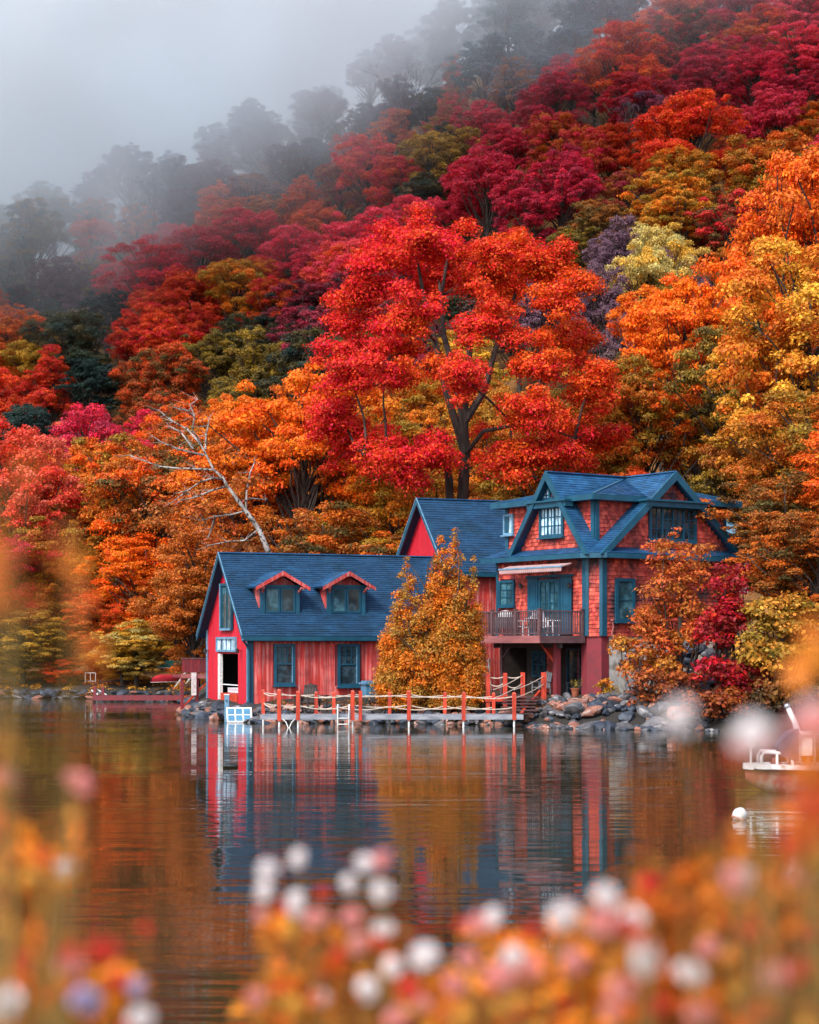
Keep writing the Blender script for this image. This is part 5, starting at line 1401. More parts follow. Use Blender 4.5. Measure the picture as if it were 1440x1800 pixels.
# near trees, placed and sized one by one: (u at trunk, Y, crown width, height, palette, second, variant, label)
NEAR = [
 (1228,112,9.2,18.6,'orange','amber',1,'tall layered bright orange maple with splashes of red, rising over the right gable'),
 (1310,106,9.0,16.5,'darkolive','olive',7,'dark olive maple with shaded boughs, just behind the right gable'),
 (1425,96,11.5,19.0,'rust','gold',6,'huge rust and gold tree filling the right edge beside the shingled house'),
 (1375,99,8.0,12.0,'brown','gold',7,'brown and gold tree behind the right eave of the shingled house'),
 (1440,84,9.0,11.5,'rust','olive',6,'rusty tree at the right edge above the golden shore tree'),
 (1420,112,12.0,25,'orange','rust',5,'tallest orange-rust tree of the right edge, above the huge rust and gold one'),
 (1138,150,8.0,18.6,'sage','gold',3,'pale sage-yellow rounded tree at the upper left of the layered orange maple'),
 (1060,148,7.0,16,'purple','mauve',2,'dull purple tree left of the pale sage-yellow tree'),
 (1062,126,6.5,13,'darkolive','mauve',4,'dark olive narrow tree between the great red maple and the layered orange one'),
 (1130,108,8,13,'olive','orange',3,'olive-orange maple between the great red maple and the layered orange one'),
 (1085,100,7,9.5,'rust','redorange',0,'low red-orange maple peeking over the ridge of the shingled house'),
 (860,101,7,8.5,'crimson','red',1,'low crimson maple showing over the ridge of the gabled wing'),
 (690,103,9,12,'olive','amber',7,'dull olive and amber tree under the left boughs of the great red maple'),
 (560,95,9.5,10.5,'rust','darkolive',7,'dark-trunked rusty tree behind the boathouse ridge'),
 (540,108,10.5,17.2,'amber','orange',1,'bright amber maple rising left of the great red maple'),
 (455,112,9.5,15.5,'amber','rust',5,'amber and rust tree behind the crown of the leaning birch'),
 (400,104,9,11.5,'rust','brown',6,'rusty tree around the lower stem of the leaning birch'),
 (310,116,11,14.8,'darkolive','orange',3,'dark olive and orange tree behind the white birch branches'),
 (235,120,9.5,14,'orange','olive',2,'orange and olive tree left of the birch branches'),
 (262,113,8.6,9.6,'orange','amber',7,'vivid orange low-branched maple above the golden shore tree'),
 (345,99,6.5,9.0,'brown','rust',6,'brown leafy tree hugging the left side of the boathouse'),
 (318,115,7,6.6,'brown','darkolive',7,'small dark brown tree between the boathouse and the golden shore tree'),
 (150,119,8.5,10.2,'rust','olive',6,'tapering rusty tree left of the vivid orange maple'),
 (90,118,8,11,'olive','brown',7,'olive brown pointed tree near the left edge'),
 (22,119,9.5,15.5,'salmon','scarlet',2,'salmon red maple cut by the left edge'),
 (0,117,8,9,'crimson','maroon',0,'low crimson maple at the left edge above the stone wall'),
 (200,118,7,6.8,'redorange','rust',6,'small red-orange tree behind the golden shore tree'),
 (240,107.0,5.0,4.4,'gold','sage',7,'small golden spreading tree on black trunks behind the jetty'),
 (215,107.5,4.4,3.4,'gold','olive',6,'low golden tree left of the spreading one behind the jetty'),
 (40,109,6,4.6,'gold','darkolive',6,'rounded golden bush-like tree at the far left shore'),
 (120,110.5,5,3.5,'rust','darkolive',7,'low rusty shrub tree between the golden ones on the left shore'),
 (105,108.3,2.6,1.6,'orange','scarlet',6,'little bright orange bush on the left shore grass'),
 (170,112,5,5.2,'brown','redorange',6,'brown bushy tree right of the rusty shrub on the left shore'),
 (1380,77,7,8.0,'darkolive','rust',7,'shadowy dark olive tree behind the golden shore tree'),
 (1392,80,6.5,7.0,'brown','darkolive',6,'brown tree beside the back corner of the shingled house'),
 (1440,72,6,6.5,'rust','darkolive',7,'rust-coloured tree at the right edge just behind the golden shore tree'),
 (1530,78,8,10,'orange','rust',6,'orange tree on the right shore beyond the golden shore tree'),
 (1640,74,7.5,8,'gold','olive',7,'golden tree further along the right shore'),
 (1560,68,5,4.5,'rust','brown',6,'low rusty bush at the water on the right shore'),
 (1700,66,6,5.5,'redorange','rust',7,'red-orange bush at the water far along the right shore'),
 (-120,112,8,9,'amber','rust',6,'amber tree beyond the far left shore wall'),
 (1000,108,9,13.5,'rust','olive',2,'rust-coloured tree low behind the right half of the great red maple'),
 (760,108,8,10,'amber','olive',5,'amber tree glimpsed under the great red maple'),
]
class TreeRec: pass
recs = []
def solve(u, v, wpx):
    """distance at which a crown of this pixel width, centred on the pixel, stands on the hillside"""
    t = (HOR - v) / K
    for Y in np.arange(100, 420, 1.0):
        X = (u - 720) * Y / K
        w = min(14, max(5.2, wpx * Y / K * 1.04)); h = w * 1.3 + 1.6
        g = gz(X, Y)
        if Y > float(_ip(X, FOOT)) + 6 and g + h * .70 >= CAMZ + t * Y:
            return X, Y, w, h
    return None
for u, v, wpx, p1, p2 in TREES:
    s = solve(u, v, wpx)
    if s is None: continue
    q = TreeRec(); q.x, q.y, q.w, q.h = s; q.p1, q.p2 = p1, p2; q.var = rnd.choice([0, 1, 2, 3, 5, 0, 1]); q.label = None
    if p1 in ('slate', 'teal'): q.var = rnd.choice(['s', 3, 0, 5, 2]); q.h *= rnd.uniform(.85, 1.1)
    recs.append(q)
for u, Y, w_, h_, p1, p2, var, lab in NEAR:
    q = TreeRec(); q.x, q.y, q.w, q.h = (u - 720) * Y / K, Y, w_, h_; q.p1, q.p2, q.var, q.label = p1, p2, var, lab; recs.append(q)
# the rest of the wood between them
hero_xy = (3.2, 99.0)
fill = []
yy = 100.0
while yy < 345:
    half = 760 * yy / K
    xx = -half - 6
    while xx < half + 6:
        x, y = xx + rnd.uniform(-2.4, 2.4), yy + rnd.uniform(-2.6, 2.6)
        xx += 7.7 + (yy - 100) * .006
        D = y - float(_ip(x, FOOT)); Dr = float(_ip(x, RIDGE))
        if D < 8 or D > Dr + 18: continue
        if math.hypot(x - hero_xy[0], y - hero_xy[1]) < 9: continue
        if any((x - q.x) ** 2 + (y - q.y) ** 2 < (.30 * (q.w + 8)) ** 2 for q in recs): continue
        w_ = rnd.uniform(6.2, 9.4); h_ = w_ * rnd.uniform(1.25, 1.45) + 1.5
        u, v = proj(x, y, gz(x, y) + h_ * .7)
        if v < -130 or v > 1050: continue
        ds = sorted(recs, key=lambda q: (proj(q.x, q.y, gz(q.x, q.y) + q.h * .7)[0] - u) ** 2 + 1.6 * (proj(q.x, q.y, gz(q.x, q.y) + q.h * .7)[1] - v) ** 2)[:3]
        src = ds[0] if rnd.random() < .7 else rnd.choice(ds)
        q = TreeRec(); q.x, q.y, q.w, q.h = x, y, w_, h_; q.p1, q.p2 = src.p1, src.p2; q.var = rnd.choice([0, 1, 2, 3, 4, 5]) if D > 45 else rnd.choice([6, 7, 6, 7, 1]); q.label = None
        if q.p1 in ('slate', 'teal'): q.var = rnd.choice(['s', 3, 0, 5, 2]); q.h *= rnd.uniform(.85, 1.1)
        fill.append(q)
    yy += 7.4
recs += fill
# labels that single out each tree
for q in recs:
    q.u, q.v = proj(q.x, q.y, gz(q.x, q.y) + q.h * .72); q.wp = q.w * K / q.y
def band(v):
    for lim, s in ((70, 'atop the slope'), (170, 'high on the slope'), (270, 'on the upper slope'), (370, 'above mid slope'), (480, 'at mid slope'), (590, 'below mid slope'), (720, 'low on the slope'), (900, 'just above the roofs'), (2000, 'near the shore')):
        if v < lim: return s
def colm(u):
    for lim, s in ((90, 'at far left'), (250, 'at left'), (420, 'above the boathouse gable'), (600, 'above the boathouse dormers'), (760, 'above the cedar'), (900, 'above the balcony'), (1060, 'above the left gable'), (1230, 'above the right gable'), (1360, 'right of the house'), (3000, 'at right edge')):
        if u < lim: return s
used = set(NE[-1] for NE in NEAR)
for q in recs:
    if q.label: continue
    cw_ = WORD[q.p1]; kind = 'tree' if q.p1 in ('slate', 'teal', 'green', 'darkgreen', 'darkolive', 'purple', 'mauve', 'brown', 'olive', 'gold', 'sage') else 'maple'
    mist = ' misty' if q.v < 330 - .28 * q.u + 60 else ''
    size = 'broad' if q.wp > 150 else ('small' if q.wp < 112 else 'rounded')
    oth = sorted((o for o in recs if o is not q), key=lambda o: (o.u - q.u) ** 2 + (o.v - q.v) ** 2)
    L = next((o for o in oth if o.u < q.u - 25 and abs(o.v - q.v) < 70), None); R_ = next((o for o in oth if o.u > q.u + 25 and abs(o.v - q.v) < 70), None)
    Bl = next((o for o in oth if o.v > q.v + 25 and abs(o.u - q.u) < 80), None)
    l_ = WORD[L.p1] if L else None; r_ = WORD[R_.p1] if R_ else None; b_ = WORD[Bl.p1] if Bl else None
    cands = [f'{size}{mist} {cw_} {kind} {band(q.v)} {colm(q.u)}']
    if l_ and r_: cands.append(f'{size} {cw_} {kind} {colm(q.u)}, between {l_} and {r_} crowns, {band(q.v)}')
    if b_: cands.append(f'{cw_} {kind} {colm(q.u)} {band(q.v)}, over a {b_} crown')
    if l_: cands.append(f'{cw_} {kind} {colm(q.u)} {band(q.v)}, right of a {l_} crown')
    if r_: cands.append(f'{cw_} {kind} {colm(q.u)} {band(q.v)}, left of a {r_} crown')
    if l_ and r_ and b_: cands.append(f'{cw_} {kind} {colm(q.u)}, {l_} crown to its left, {r_} right, {b_} below')
    lab = next((c for c in cands if c not in used and len(c.split()) <= 16), None)
    if lab: used.add(lab); q.label = lab
ORD = ['first', 'second', 'third', 'fourth', 'fifth', 'sixth', 'seventh', 'eighth', 'ninth', 'tenth', 'eleventh', 'twelfth', 'thirteenth', 'fourteenth', 'fifteenth', 'sixteenth', 'seventeenth', 'eighteenth']
fam = {}
for q in recs:
    if not q.label: fam.setdefault((q.p1, band(q.v), colm(q.u)), [])
for key in fam:
    fam[key] = sorted([q for q in recs if (q.p1, band(q.v), colm(q.u)) == key], key=lambda q: q.u)
    for k, q in enumerate(fam[key]):
        if not q.label: q.label = f'{ORD[min(k, 17)]} from left among the {WORD[key[0]]} trees {key[1]} {key[2]}'
for q in recs:
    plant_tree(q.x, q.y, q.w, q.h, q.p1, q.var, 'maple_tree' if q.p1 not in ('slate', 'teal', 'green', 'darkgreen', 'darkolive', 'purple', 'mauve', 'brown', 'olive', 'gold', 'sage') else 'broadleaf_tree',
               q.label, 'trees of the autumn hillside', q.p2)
print('TREES', len(recs))

# ------------------------------------------------------------------ the great red maple
def hero():
    r = np.random.default_rng(77)
    x0, y0 = (812 - 720) * 99 / K, 99.0
    g = gz(x0, y0)
    t = thing('great_maple', 'great spreading red and orange maple with dark forked limbs, towering behind the houses', 'tree', (x0, y0, g))
    # outline of the crown in metres about the trunk foot, from bough groups: (x, y, z, radius)
    def L(u, v, dy=0): 
        p = P(u, v, y0 + dy); return Vector((p.x - x0, dy, p.z - g))
    fork = L(815, 745)
    limbs = [((640, 500), -1), ((695, 455), 2), ((745, 432), -2), ((800, 445), 3), ((855, 462), -1), ((905, 450), 1), ((960, 470), 0), ((990, 540), -2), ((1010, 600), 2), ((620, 560), 1), ((600, 650), -2), ((590, 730), 0),
             ((620, 790), 2), ((680, 820), -2), ((1030, 690), -1), ((1040, 760), 1), ((980, 790), -3), ((900, 800), -3), ((760, 800), -3), ((730, 560), -4), ((860, 560), -4), ((940, 640), -4), ((680, 660), -4), ((800, 660), -5), ((760, 480), 4), ((880, 520), 5), ((700, 620), 4), ((930, 720), -4)]
    b = MB()
    stem = [Vector((0, 0, -.8)), L(812, 900), L(818, 800), fork]
    b.tube(stem, [.45, .32, .28, .25], 10, cap=False)
    # second stem leaning left, from the same foot
    b.tube([Vector((-.4, .2, -.8)), L(790, 850), L(785, 800), L(778, 760)], [.3, .22, .19, .15], 8, cap=False)
    cl = []
    main = [[stem[2], L(785, 690), L(765, 600), L(745, 520), L(730, 440)], [fork, L(820, 660), L(828, 600), L(840, 520), L(850, 440)], [fork, L(850, 690), L(870, 620), L(900, 540), L(920, 460)],
            [fork, L(800, 660), L(780, 590, 1), L(776, 520, 1), L(790, 430, 1)], [L(818, 800), L(850, 758, -2), L(900, 748, -3), L(960, 752, -3), L(1010, 770, -3)], [L(790, 800), L(740, 790, -2), L(690, 792, -3), L(640, 800, -3)]]
    for mi, m_ in enumerate(main): b.tube(m_, [(.22 if mi < 4 else .12) * (1 - i / len(m_)) + .02 for i in range(len(m_))], 7, cap=False)
    allp = [p for m_ in main for p in m_[1:]]
    for (u, v), dy in limbs:
        c = L(u, v, dy * 1.1)
        src = min(allp, key=lambda p: (p - c).length + max(0, p.z - c.z) * 1.5)
        limb(b, src, c, .09, .03, n=5, sides=5)
        n_ = 15
        for i in range(n_):
            d = Vector((r.normal(), r.normal(), r.normal() * .8)); d = d.normalized() * r.uniform(.4, 1.9)
            q = c + d; rr = r.uniform(.55, 1.15); cl.append((q.x, q.y, q.z, rr))
            if i % 2 == 0: limb(b, c, q, .035, .012, n=3, sides=4)
    trunk = link('trunk', mesh_from('trunk', b.V, b.F, 'bark', b.R), t)
    for _ in range(40):   # inner boughs, loose
        u, v = r.uniform(620, 1010), r.uniform(430, 810); q = L(u, v, r.uniform(-4, 5)); cl.append((q.x, q.y, q.z, r.uniform(.5, 1.0)))
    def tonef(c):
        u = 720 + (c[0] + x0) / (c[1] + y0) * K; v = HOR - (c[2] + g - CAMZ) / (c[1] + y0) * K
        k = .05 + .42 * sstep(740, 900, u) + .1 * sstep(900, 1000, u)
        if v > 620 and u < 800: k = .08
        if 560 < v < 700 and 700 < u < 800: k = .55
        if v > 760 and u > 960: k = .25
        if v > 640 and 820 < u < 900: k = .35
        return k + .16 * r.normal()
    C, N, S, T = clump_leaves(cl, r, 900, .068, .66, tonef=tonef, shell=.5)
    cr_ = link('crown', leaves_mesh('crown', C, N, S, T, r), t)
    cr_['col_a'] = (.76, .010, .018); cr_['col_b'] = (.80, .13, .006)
    print('hero leaves', len(C))
hero()

# ------------------------------------------------------------------ leaning birch
def birch():
    Yb = 89.0
    p0 = P(474, 975, Yb); g = gz(P(500, 0, Yb).x, Yb); x0 = P(500, 0, Yb).x
    t = thing('birch_tree', 'leaning white birch with bare forked branches behind the boathouse roof', 'tree', (x0, Yb, g))
    def L(u, v, dy=0): p = P(u, v, Yb + dy); return (p.x - x0, dy, p.z - g)
    b = MB()
    b.tube([(0, 0, -.5), L(490, 1040), L(474, 975), L(455, 930), L(432, 898)], [.21, .18, .14, .12, .11], 8, cap=False)
    b.tube([L(432, 898), L(415, 875), L(398, 852), L(392, 840), L(375, 825), L(360, 795), L(352, 780)], [.10, .09, .08, .07, .06, .05, .04], 7, cap=False)
    b.build('trunk', 'birch_bark', t, smooth=True)
    br = [[(352, 780), (346, 766, -.3), (338, 758, -.5), (342, 730, -.6), (334, 712, -.7), (348, 702, -.8)], [(352, 780), (330, 755, .5), (305, 741, 1), (290, 730, 1.2), (280, 722, 1.3)], [(358, 800), (335, 795, -.8), (310, 788, -1.2), (285, 778, -1.4), (270, 768, -1.6)],
          [(375, 826), (345, 824, .6), (312, 823, 1), (282, 820, 1.2), (258, 812, 1.4), (228, 800, 1.6)], [(392, 842), (375, 840, -.8), (352, 847, -1.2), (330, 862, -1.6), (300, 885, -2)], [(398, 855), (372, 862, -1), (350, 872, -1.5), (318, 880, -2)],
          [(432, 898), (405, 905, .7), (378, 908, 1), (352, 915, 1.4)], [(432, 898), (434, 860, .4), (440, 830, .5), (448, 812, .8)], [(340, 790), (330, 775, 0), (318, 760, .4), (300, 750, .6)], [(455, 930), (430, 950, .6), (400, 952, 1), (370, 958, 1.4)],
          [(361, 790), (362, 765, .3), (366, 748, .4), (368, 735, .5)], [(432, 880), (440, 876, 1), (468, 878, 1.2)], [(378, 909), (372, 930, 1), (366, 945, 1)], [(338, 730), (330, 722, -.9), (312, 718, -1.2)]]
    for pl in br:
        m = MB(); n_ = len(pl); m.tube([L(*q) for q in pl], [.042 * (1 - i / n_) + .012 for i in range(n_)], 6, cap=False)
        # twigs
        for q in pl[1:]:
            for _ in range(4):
                a = Vector(L(*q)); m.tube([a, a + Vector((rnd.uniform(-.9, .4), rnd.uniform(-.3, .3), rnd.uniform(-.3, .5)))], [.012, .004], 4, cap=False)
        m.build('branch', 'birch_bark', t)
    r = np.random.default_rng(5); cl = []
    for u, v in [(300, 890), (330, 870), (350, 900), (400, 930), (440, 850), (410, 800), (270, 900), (380, 960), (420, 960), (310, 930)]:
        q = L(u, v, r.uniform(.5, 2.5)); cl.append((*q, r.uniform(.7, 1.1)))
    C, N, S, T = clump_leaves(cl, r, 180, .10, .6)
    c = link('leaves', leaves_mesh('leaves', C, N, S, T, r), t); c['col_a'] = (.45, .09, .012); c['col_b'] = (.30, .10, .02)
birch()
# bare grey tree on the misty ridge line
def bare_tree(u, v, Y, H, label):
    x = (u - 720) * Y / K; g = gz(x, Y)
    t = thing('bare_tree', label, 'tree', (x, Y, g)); b = MB()
    def rec(p, d, L, r0, k):
        q = p + d * L; b.tube([p, p + d * L * .5 + Vector((rnd.gauss(0, .05), rnd.gauss(0, .05), 0)) * L, q], [r0, r0 * .8, r0 * .6], 4, cap=False)
        if k == 0: return
        for _ in range(3 if k > 1 else 4):
            nd = (d + Vector((rnd.gauss(0, .42), rnd.gauss(0, .42), rnd.gauss(.05, .2)))).normalized(); rec(q, nd, L * rnd.uniform(.6, .8), r0 * .58, k - 1)
    rec(Vector((0, 0, 0)), Vector((0, 0, 1)), H * .34, .22, 5)
    b.build('branches', 'bark_grey', t)
bare_tree(705, 190, 262, 17, 'bare grey-branched tree on the misty skyline, left of the centre')
bare_tree(1100, 250, 225, 13, 'bare pale-stemmed tree among crimson maples on the upper slope')

# ------------------------------------------------------------------ shrubs and trees in front of the house
def clump_tree(name, label, cat, x, y, boughs, cols, dens=260, size=.10, flat=.6, stem_r=.09, bark='bark', seed=3, z=None, tonef=None, group=None, cone=False, asp=.62, upb=.45):
    """boughs: (u, v, dy, radius) read at the plant's own distance; stem with a limb to every bough"""
    r = np.random.default_rng(seed); g = gz(x, y) if z is None else z
    t = thing(name, label, cat, (x, y, g), 0, group)
    cl = []
    b = MB()
    zs = []
    for bi, (u, v, dy, R) in enumerate(boughs):
        p = P(u, v, y + dy); q = Vector((p.x - x, dy, p.z - g)); zs.append(q.z); cl.append((*q, R))
        if bi % (5 if cone else 6): continue
        k = rnd.uniform(.25, .55)
        limb(b, (rnd.uniform(-.05, .05), 0, max(.1, q.z * k * .8)) if cone else (rnd.uniform(-.25, .25), rnd.uniform(-.2, .2), -.1), q, stem_r * .55, .015, n=4, sides=5)
    b.tube([(0, 0, -.4), (.03, 0, max(zs) * .5), (0, 0, max(zs) * .85)], [stem_r * 1.6, stem_r, .03], 7, cap=False)
    b.build('trunk', bark, t)
    C, N, S, T = clump_leaves(cl, r, dens, size, flat, tonef=tonef, shell=.5, upb=upb)
    keep = C[:, 2] > .02
    C, N, S, T = C[keep], N[keep], S[keep], T[keep]
    me = leaves_mesh('crown', C, N, S, T, r, asp=asp)
    c = link('crown', me, t); c['col_a'], c['col_b'] = cols
    return t

# the cedar: several pointed leaders
def cedar():
    r = random.Random(9); y = 71.9; x = P(762, 0, y).x; bo = []
    leaders = [(800, 935, 1245, 38), (715, 985, 1250, 38), (760, 1010, 1250, 52), (832, 990, 1235, 14), (700, 1070, 1245, 34), (775, 940, 1200, 30), (800, 1050, 1250, 34), (690, 1130, 1248, 22)]
    for u, v0, v1, wd in leaders:
        v = v0; 
        while v < v1:
            f = (v - v0) / (v1 - v0); ww = wd * min(1, .12 + f * 1.5)
            for _ in range(1 + int(ww / 9)):
                bo.append((u + r.uniform(-ww, ww) * (1 if f > .1 else .4), v + r.uniform(-6, 6), r.uniform(-.9, .7) * min(1, f * 2), .16 + .26 * min(1, f * 1.8) * r.uniform(.7, 1.2)))
            v += 9
    clump_tree('cedar_tree', 'orange-gold cedar with several pointed tops standing between the boathouse and the house', 'tree', x, y, bo, ((.80, .20, .012), (.42, .22, .035)),
               dens=1500, size=.050, flat=1.0, stem_r=.12, seed=9, cone=True, asp=.5, upb=.2)
cedar()
R9 = random.Random(21)
def cloud(u0, u1, v0, v1, n, dy, R): return [(R9.uniform(u0, u1), R9.uniform(v0, v1), R9.uniform(*dy), R9.uniform(*R)) for _ in range(int(n * 2.1))]
ybs = 69.6
clump_tree('dogwood_shrub', 'orange feathery shrub in front of the right wall of the shingled house', 'shrub', P(1195, 0, ybs).x, ybs,
           cloud(1150, 1245, 955, 1040, 16, (-.8, .8), (.35, .6)) + cloud(1130, 1240, 1030, 1130, 24, (-1, 1), (.4, .65)) + cloud(1110, 1200, 1100, 1180, 14, (-.8, .8), (.35, .55)) + [(1185, 940, 0, .28), (1190, 930, 0, .2), (1250, 962, .2, .3)],
           ((.70, .13, .03), (.42, .13, .02)), dens=420, size=.065, seed=31)
clump_tree('dogwood_shrub', 'deep red dogwood spilling over the bank right of the orange shrub', 'shrub', P(1275, 0, 68.6).x, 68.6,
           cloud(1255, 1310, 990, 1120, 22, (-.8, .8), (.3, .5)) + cloud(1225, 1300, 1075, 1140, 12, (-1.2, .2), (.3, .5)) + cloud(1215, 1350, 1155, 1195, 16, (-1.6, -.4), (.28, .45)) + cloud(1270, 1340, 1190, 1250, 14, (-1.4, 0), (.3, .5)),
           ((.52, .008, .018), (.30, .02, .02)), dens=420, size=.075, seed=32)
clump_tree('shore_tree', 'golden olive leafy tree with layered boughs at the right shore', 'tree', P(1375, 0, 68).x, 68.0,
           cloud(1320, 1440, 1060, 1110, 16, (-.8, .8), (.4, .7)) + cloud(1310, 1440, 1120, 1175, 18, (-1.4, .6), (.4, .7)) + cloud(1330, 1460, 1050, 1190, 14, (0, 1.5), (.4, .8)) + cloud(1360, 1450, 1190, 1230, 6, (-1, .5), (.4, .6)),
           ((.62, .26, .03), (.24, .17, .02)), dens=330, size=.085, flat=.42, seed=33)
clump_tree('bank_shrub', 'yellow-green and orange shrub on the rocks beside the white foundation', 'shrub', P(1125, 0, 68.8).x, 68.8,
           cloud(1080, 1150, 1125, 1160, 10, (-.5, .5), (.25, .42)) + cloud(1095, 1200, 1160, 1190, 14, (-.8, .4), (.28, .45)), ((.50, .22, .03), (.60, .12, .02)), dens=420, size=.065, seed=34)
clump_tree('bank_shrub', 'brown and orange shrub just above the right end of the boulders', 'shrub', P(1145, 0, 67.8).x, 67.8,
           cloud(1115, 1180, 1180, 1240, 20, (-.6, .5), (.28, .45)) + cloud(1170, 1230, 1190, 1250, 10, (-.4, .4), (.3, .5)), ((.42, .10, .02), (.16, .04, .02)), dens=420, size=.065, seed=35)
clump_tree('bank_shrub', 'dark rusty shrub overhanging the water at the right shore', 'shrub', P(1260, 0, 65.6).x, 65.6,
           cloud(1200, 1300, 1215, 1275, 24, (-.8, .4), (.3, .5)) + cloud(1290, 1340, 1230, 1280, 8, (-.4, .4), (.3, .5)), ((.34, .07, .012), (.10, .03, .015)), dens=380, size=.07, seed=36)
clump_tree('bank_shrub', 'dense shadowy shrub at the right edge of the far shore', 'shrub', P(1390, 0, 66.0).x, 66.0,
           cloud(1330, 1460, 1200, 1275, 34, (-.8, 1.2), (.35, .6)), ((.30, .10, .015), (.06, .04, .015)), dens=300, size=.08, seed=37)
clump_tree('bank_shrub', 'small orange-yellow tuft between the red pier and the rocks', 'shrub', P(1062, 0, 71).x, 71.0,
           cloud(1050, 1080, 1195, 1222, 8, (-.2, .3), (.16, .26)), ((.62, .14, .01), (.45, .25, .02)), dens=900, size=.045, seed=38)
# low growth along the foot of the walls
gr_ = []
for i in range(150):
    x = R9.uniform(-5.5, 6.5); y = float(_ip(x, SHORE)) + R9.uniform(1.2, 3.0); gr_.append((x, y, gz(x, y) + .08, R9.uniform(.10, .24)))
r_ = np.random.default_rng(8)
C, N, S, T = clump_leaves(gr_, r_, 900, .035, .8)
o = link('undergrowth', leaves_mesh('undergrowth', C, N, S, T, r_), None, 'stuff'); o['col_a'] = (.40, .10, .02); o['col_b'] = (.14, .12, .03)
gr_ = []
for i in range(260):
    x = R9.uniform(-36, -11); y = float(_ip(x, SHORE)) + R9.uniform(.4, 6.5); gr_.append((x, y, gz(x, y) + .04, R9.uniform(.2, .5)))
C, N, S, T = clump_leaves(gr_, r_, 260, .05, .4)
o = link('shore_grass', leaves_mesh('shore_grass', C, N, S, T, r_), None, 'stuff'); o['col_a'] = (.50, .24, .02); o['col_b'] = (.50, .13, .01)

# ------------------------------------------------------------------ foreground flowers on the near bank, far out of focus
def petal_mesh(seed, mat, npet=7, R=.012):
    r = random.Random(seed); b = MB()
    for layer in range(2):
        for i in range(npet):
            a = 2 * math.pi * i / npet + layer * .3; d = Vector((math.cos(a), math.sin(a), 0)); s = Vector((-d.y, d.x, 0)); rr = R * (1 - .3 * layer); h = .004 + layer * .005
            b.add([d * .003 + Z_ * h * .3, d * rr * .6 + s * rr * .34 + Z_ * h, d * rr + Z_ * (h + .002), d * rr * .6 - s * rr * .34 + Z_ * h], [(0, 1, 2, 3)])
    b.lathe([(.0, 0), (.004, .003), (.004, .009), (0, .012)], (0, 0, 0), 6)
    me = mesh_from('blossom', b.V, b.F, mat, b.R); return me
def petal_mat(name, c, c2):
    m, n, l = new_mat(name); out = n.new('ShaderNodeOutputMaterial'); p = n.new('ShaderNodeBsdfPrincipled'); p.inputs['Base Color'].default_value = (*c, 1); p.inputs['Roughness'].default_value = .5
    at = n.new('ShaderNodeAttribute'); at.attribute_name = 'rand'; r = ramp(n, [(0, c), (1, c2)]); l.new(at.outputs['Fac'], r.inputs[0]); l.new(r.outputs[0], p.inputs['Base Color'])
    tr = n.new('ShaderNodeBsdfTranslucent'); l.new(r.outputs[0], tr.inputs[0]); ms = n.new('ShaderNodeMixShader'); ms.inputs[0].default_value = .4
    l.new(p.outputs[0], ms.inputs[1]); l.new(tr.outputs[0], ms.inputs[2]); l.new(ms.outputs[0], out.inputs[0]); MATS[name] = m
petal_mat('petal_white', (.95, .93, .92), (.94, .84, .82)); petal_mat('petal_pink', (.88, .50, .48), (.85, .32, .28)); petal_mat('petal_red', (.80, .10, .06), (.75, .05, .03)); petal_mat('petal_lilac', (.50, .45, .68), (.62, .55, .72))
PET = {k: [petal_mesh(i, k, R=.0145) for i in range(2)] for k in ('petal_white', 'petal_pink', 'petal_red', 'petal_lilac')}
def flower_plant(label, root, heads, leaves, cols, seed, size=.017, cat='flowering plant', name='flowering_plant'):
    """heads: (u, v, Y, kind, scale); leaves: (u, v, Y, radius, n)"""
    r = random.Random(seed); rn = np.random.default_rng(seed)
    heads = list(heads)
    for u, v, Y, R, n in leaves[::2]:
        if v > 1340: heads.append((u + r.uniform(-30, 30), v + r.uniform(-35, 25), Y - .05, r.choice(['bokeh_orange', 'bokeh_orange', 'bokeh_orange', 'petal_red', 'bokeh_gold']), r.uniform(.55, .95)))  # extra heads added among the leaves to blur into bright orange discs
    x, y = root; g = gz(x, y); t = thing(name, label, cat, (x, y, g))
    o3 = Vector((x, y, g)); b = MB()
    for u, v, Y, k, s in heads:
        p = P(u, v, Y) - o3; s *= .82
        b.tube([(r.uniform(-.05, .05), r.uniform(-.05, .05), -.05), p * .5 + Vector((r.uniform(-.05, .05), r.uniform(-.05, .05), .1)), p], [.003, .002, .0015], 5, cap=False)
        # a cluster head: several blossoms gathered into a loose ball
        for i in range(4):
            o = link('blossom', r.choice(PET[k]), t); d = Vector((r.gauss(0, 1), r.gauss(0, .8) - 1.5, r.gauss(0, .8) + .5)).normalized()
            o.location = p + d * .007 * s; o.rotation_euler = d.to_track_quat('Z', 'Y').to_euler(); o.scale = (s,) * 3
    Cs, Ns, Ss, Ts = [], [], [], []
    for u, v, Y, R, n in leaves:
        p = P(u, v, Y + .3) - o3
        if r.random() < .35: b.tube([(r.uniform(-.08, .08), r.uniform(-.08, .08), -.05), p * .5 + Vector((0, 0, .08)), p], [.0025, .002, .0012], 4, cap=False)
        d = rn.normal(size=(n, 3)); d /= np.linalg.norm(d, axis=1, keepdims=True); C = np.array(p) + d * R * (rn.random(n) ** .4)[:, None]
        N = rn.normal(size=(n, 3)) + np.array([0, -.4, .6]); N /= np.linalg.norm(N, axis=1, keepdims=True)
        Cs.append(C); Ns.append(N); Ss.append(size * rn.uniform(.6, 1.3, n)); Ts.append(np.full(n, .5 + .4 * rn.normal()) + .2 * rn.normal(size=n))
    b.build('stems', 'stem', t)
    if Cs:
        me = leaves_mesh('foliage', np.concatenate(Cs), np.concatenate(Ns), np.concatenate(Ss), np.concatenate(Ts), rn, asp=.5)
        c = link('foliage', me, t, 'stuff'); c['col_a'], c['col_b'] = cols
    return t
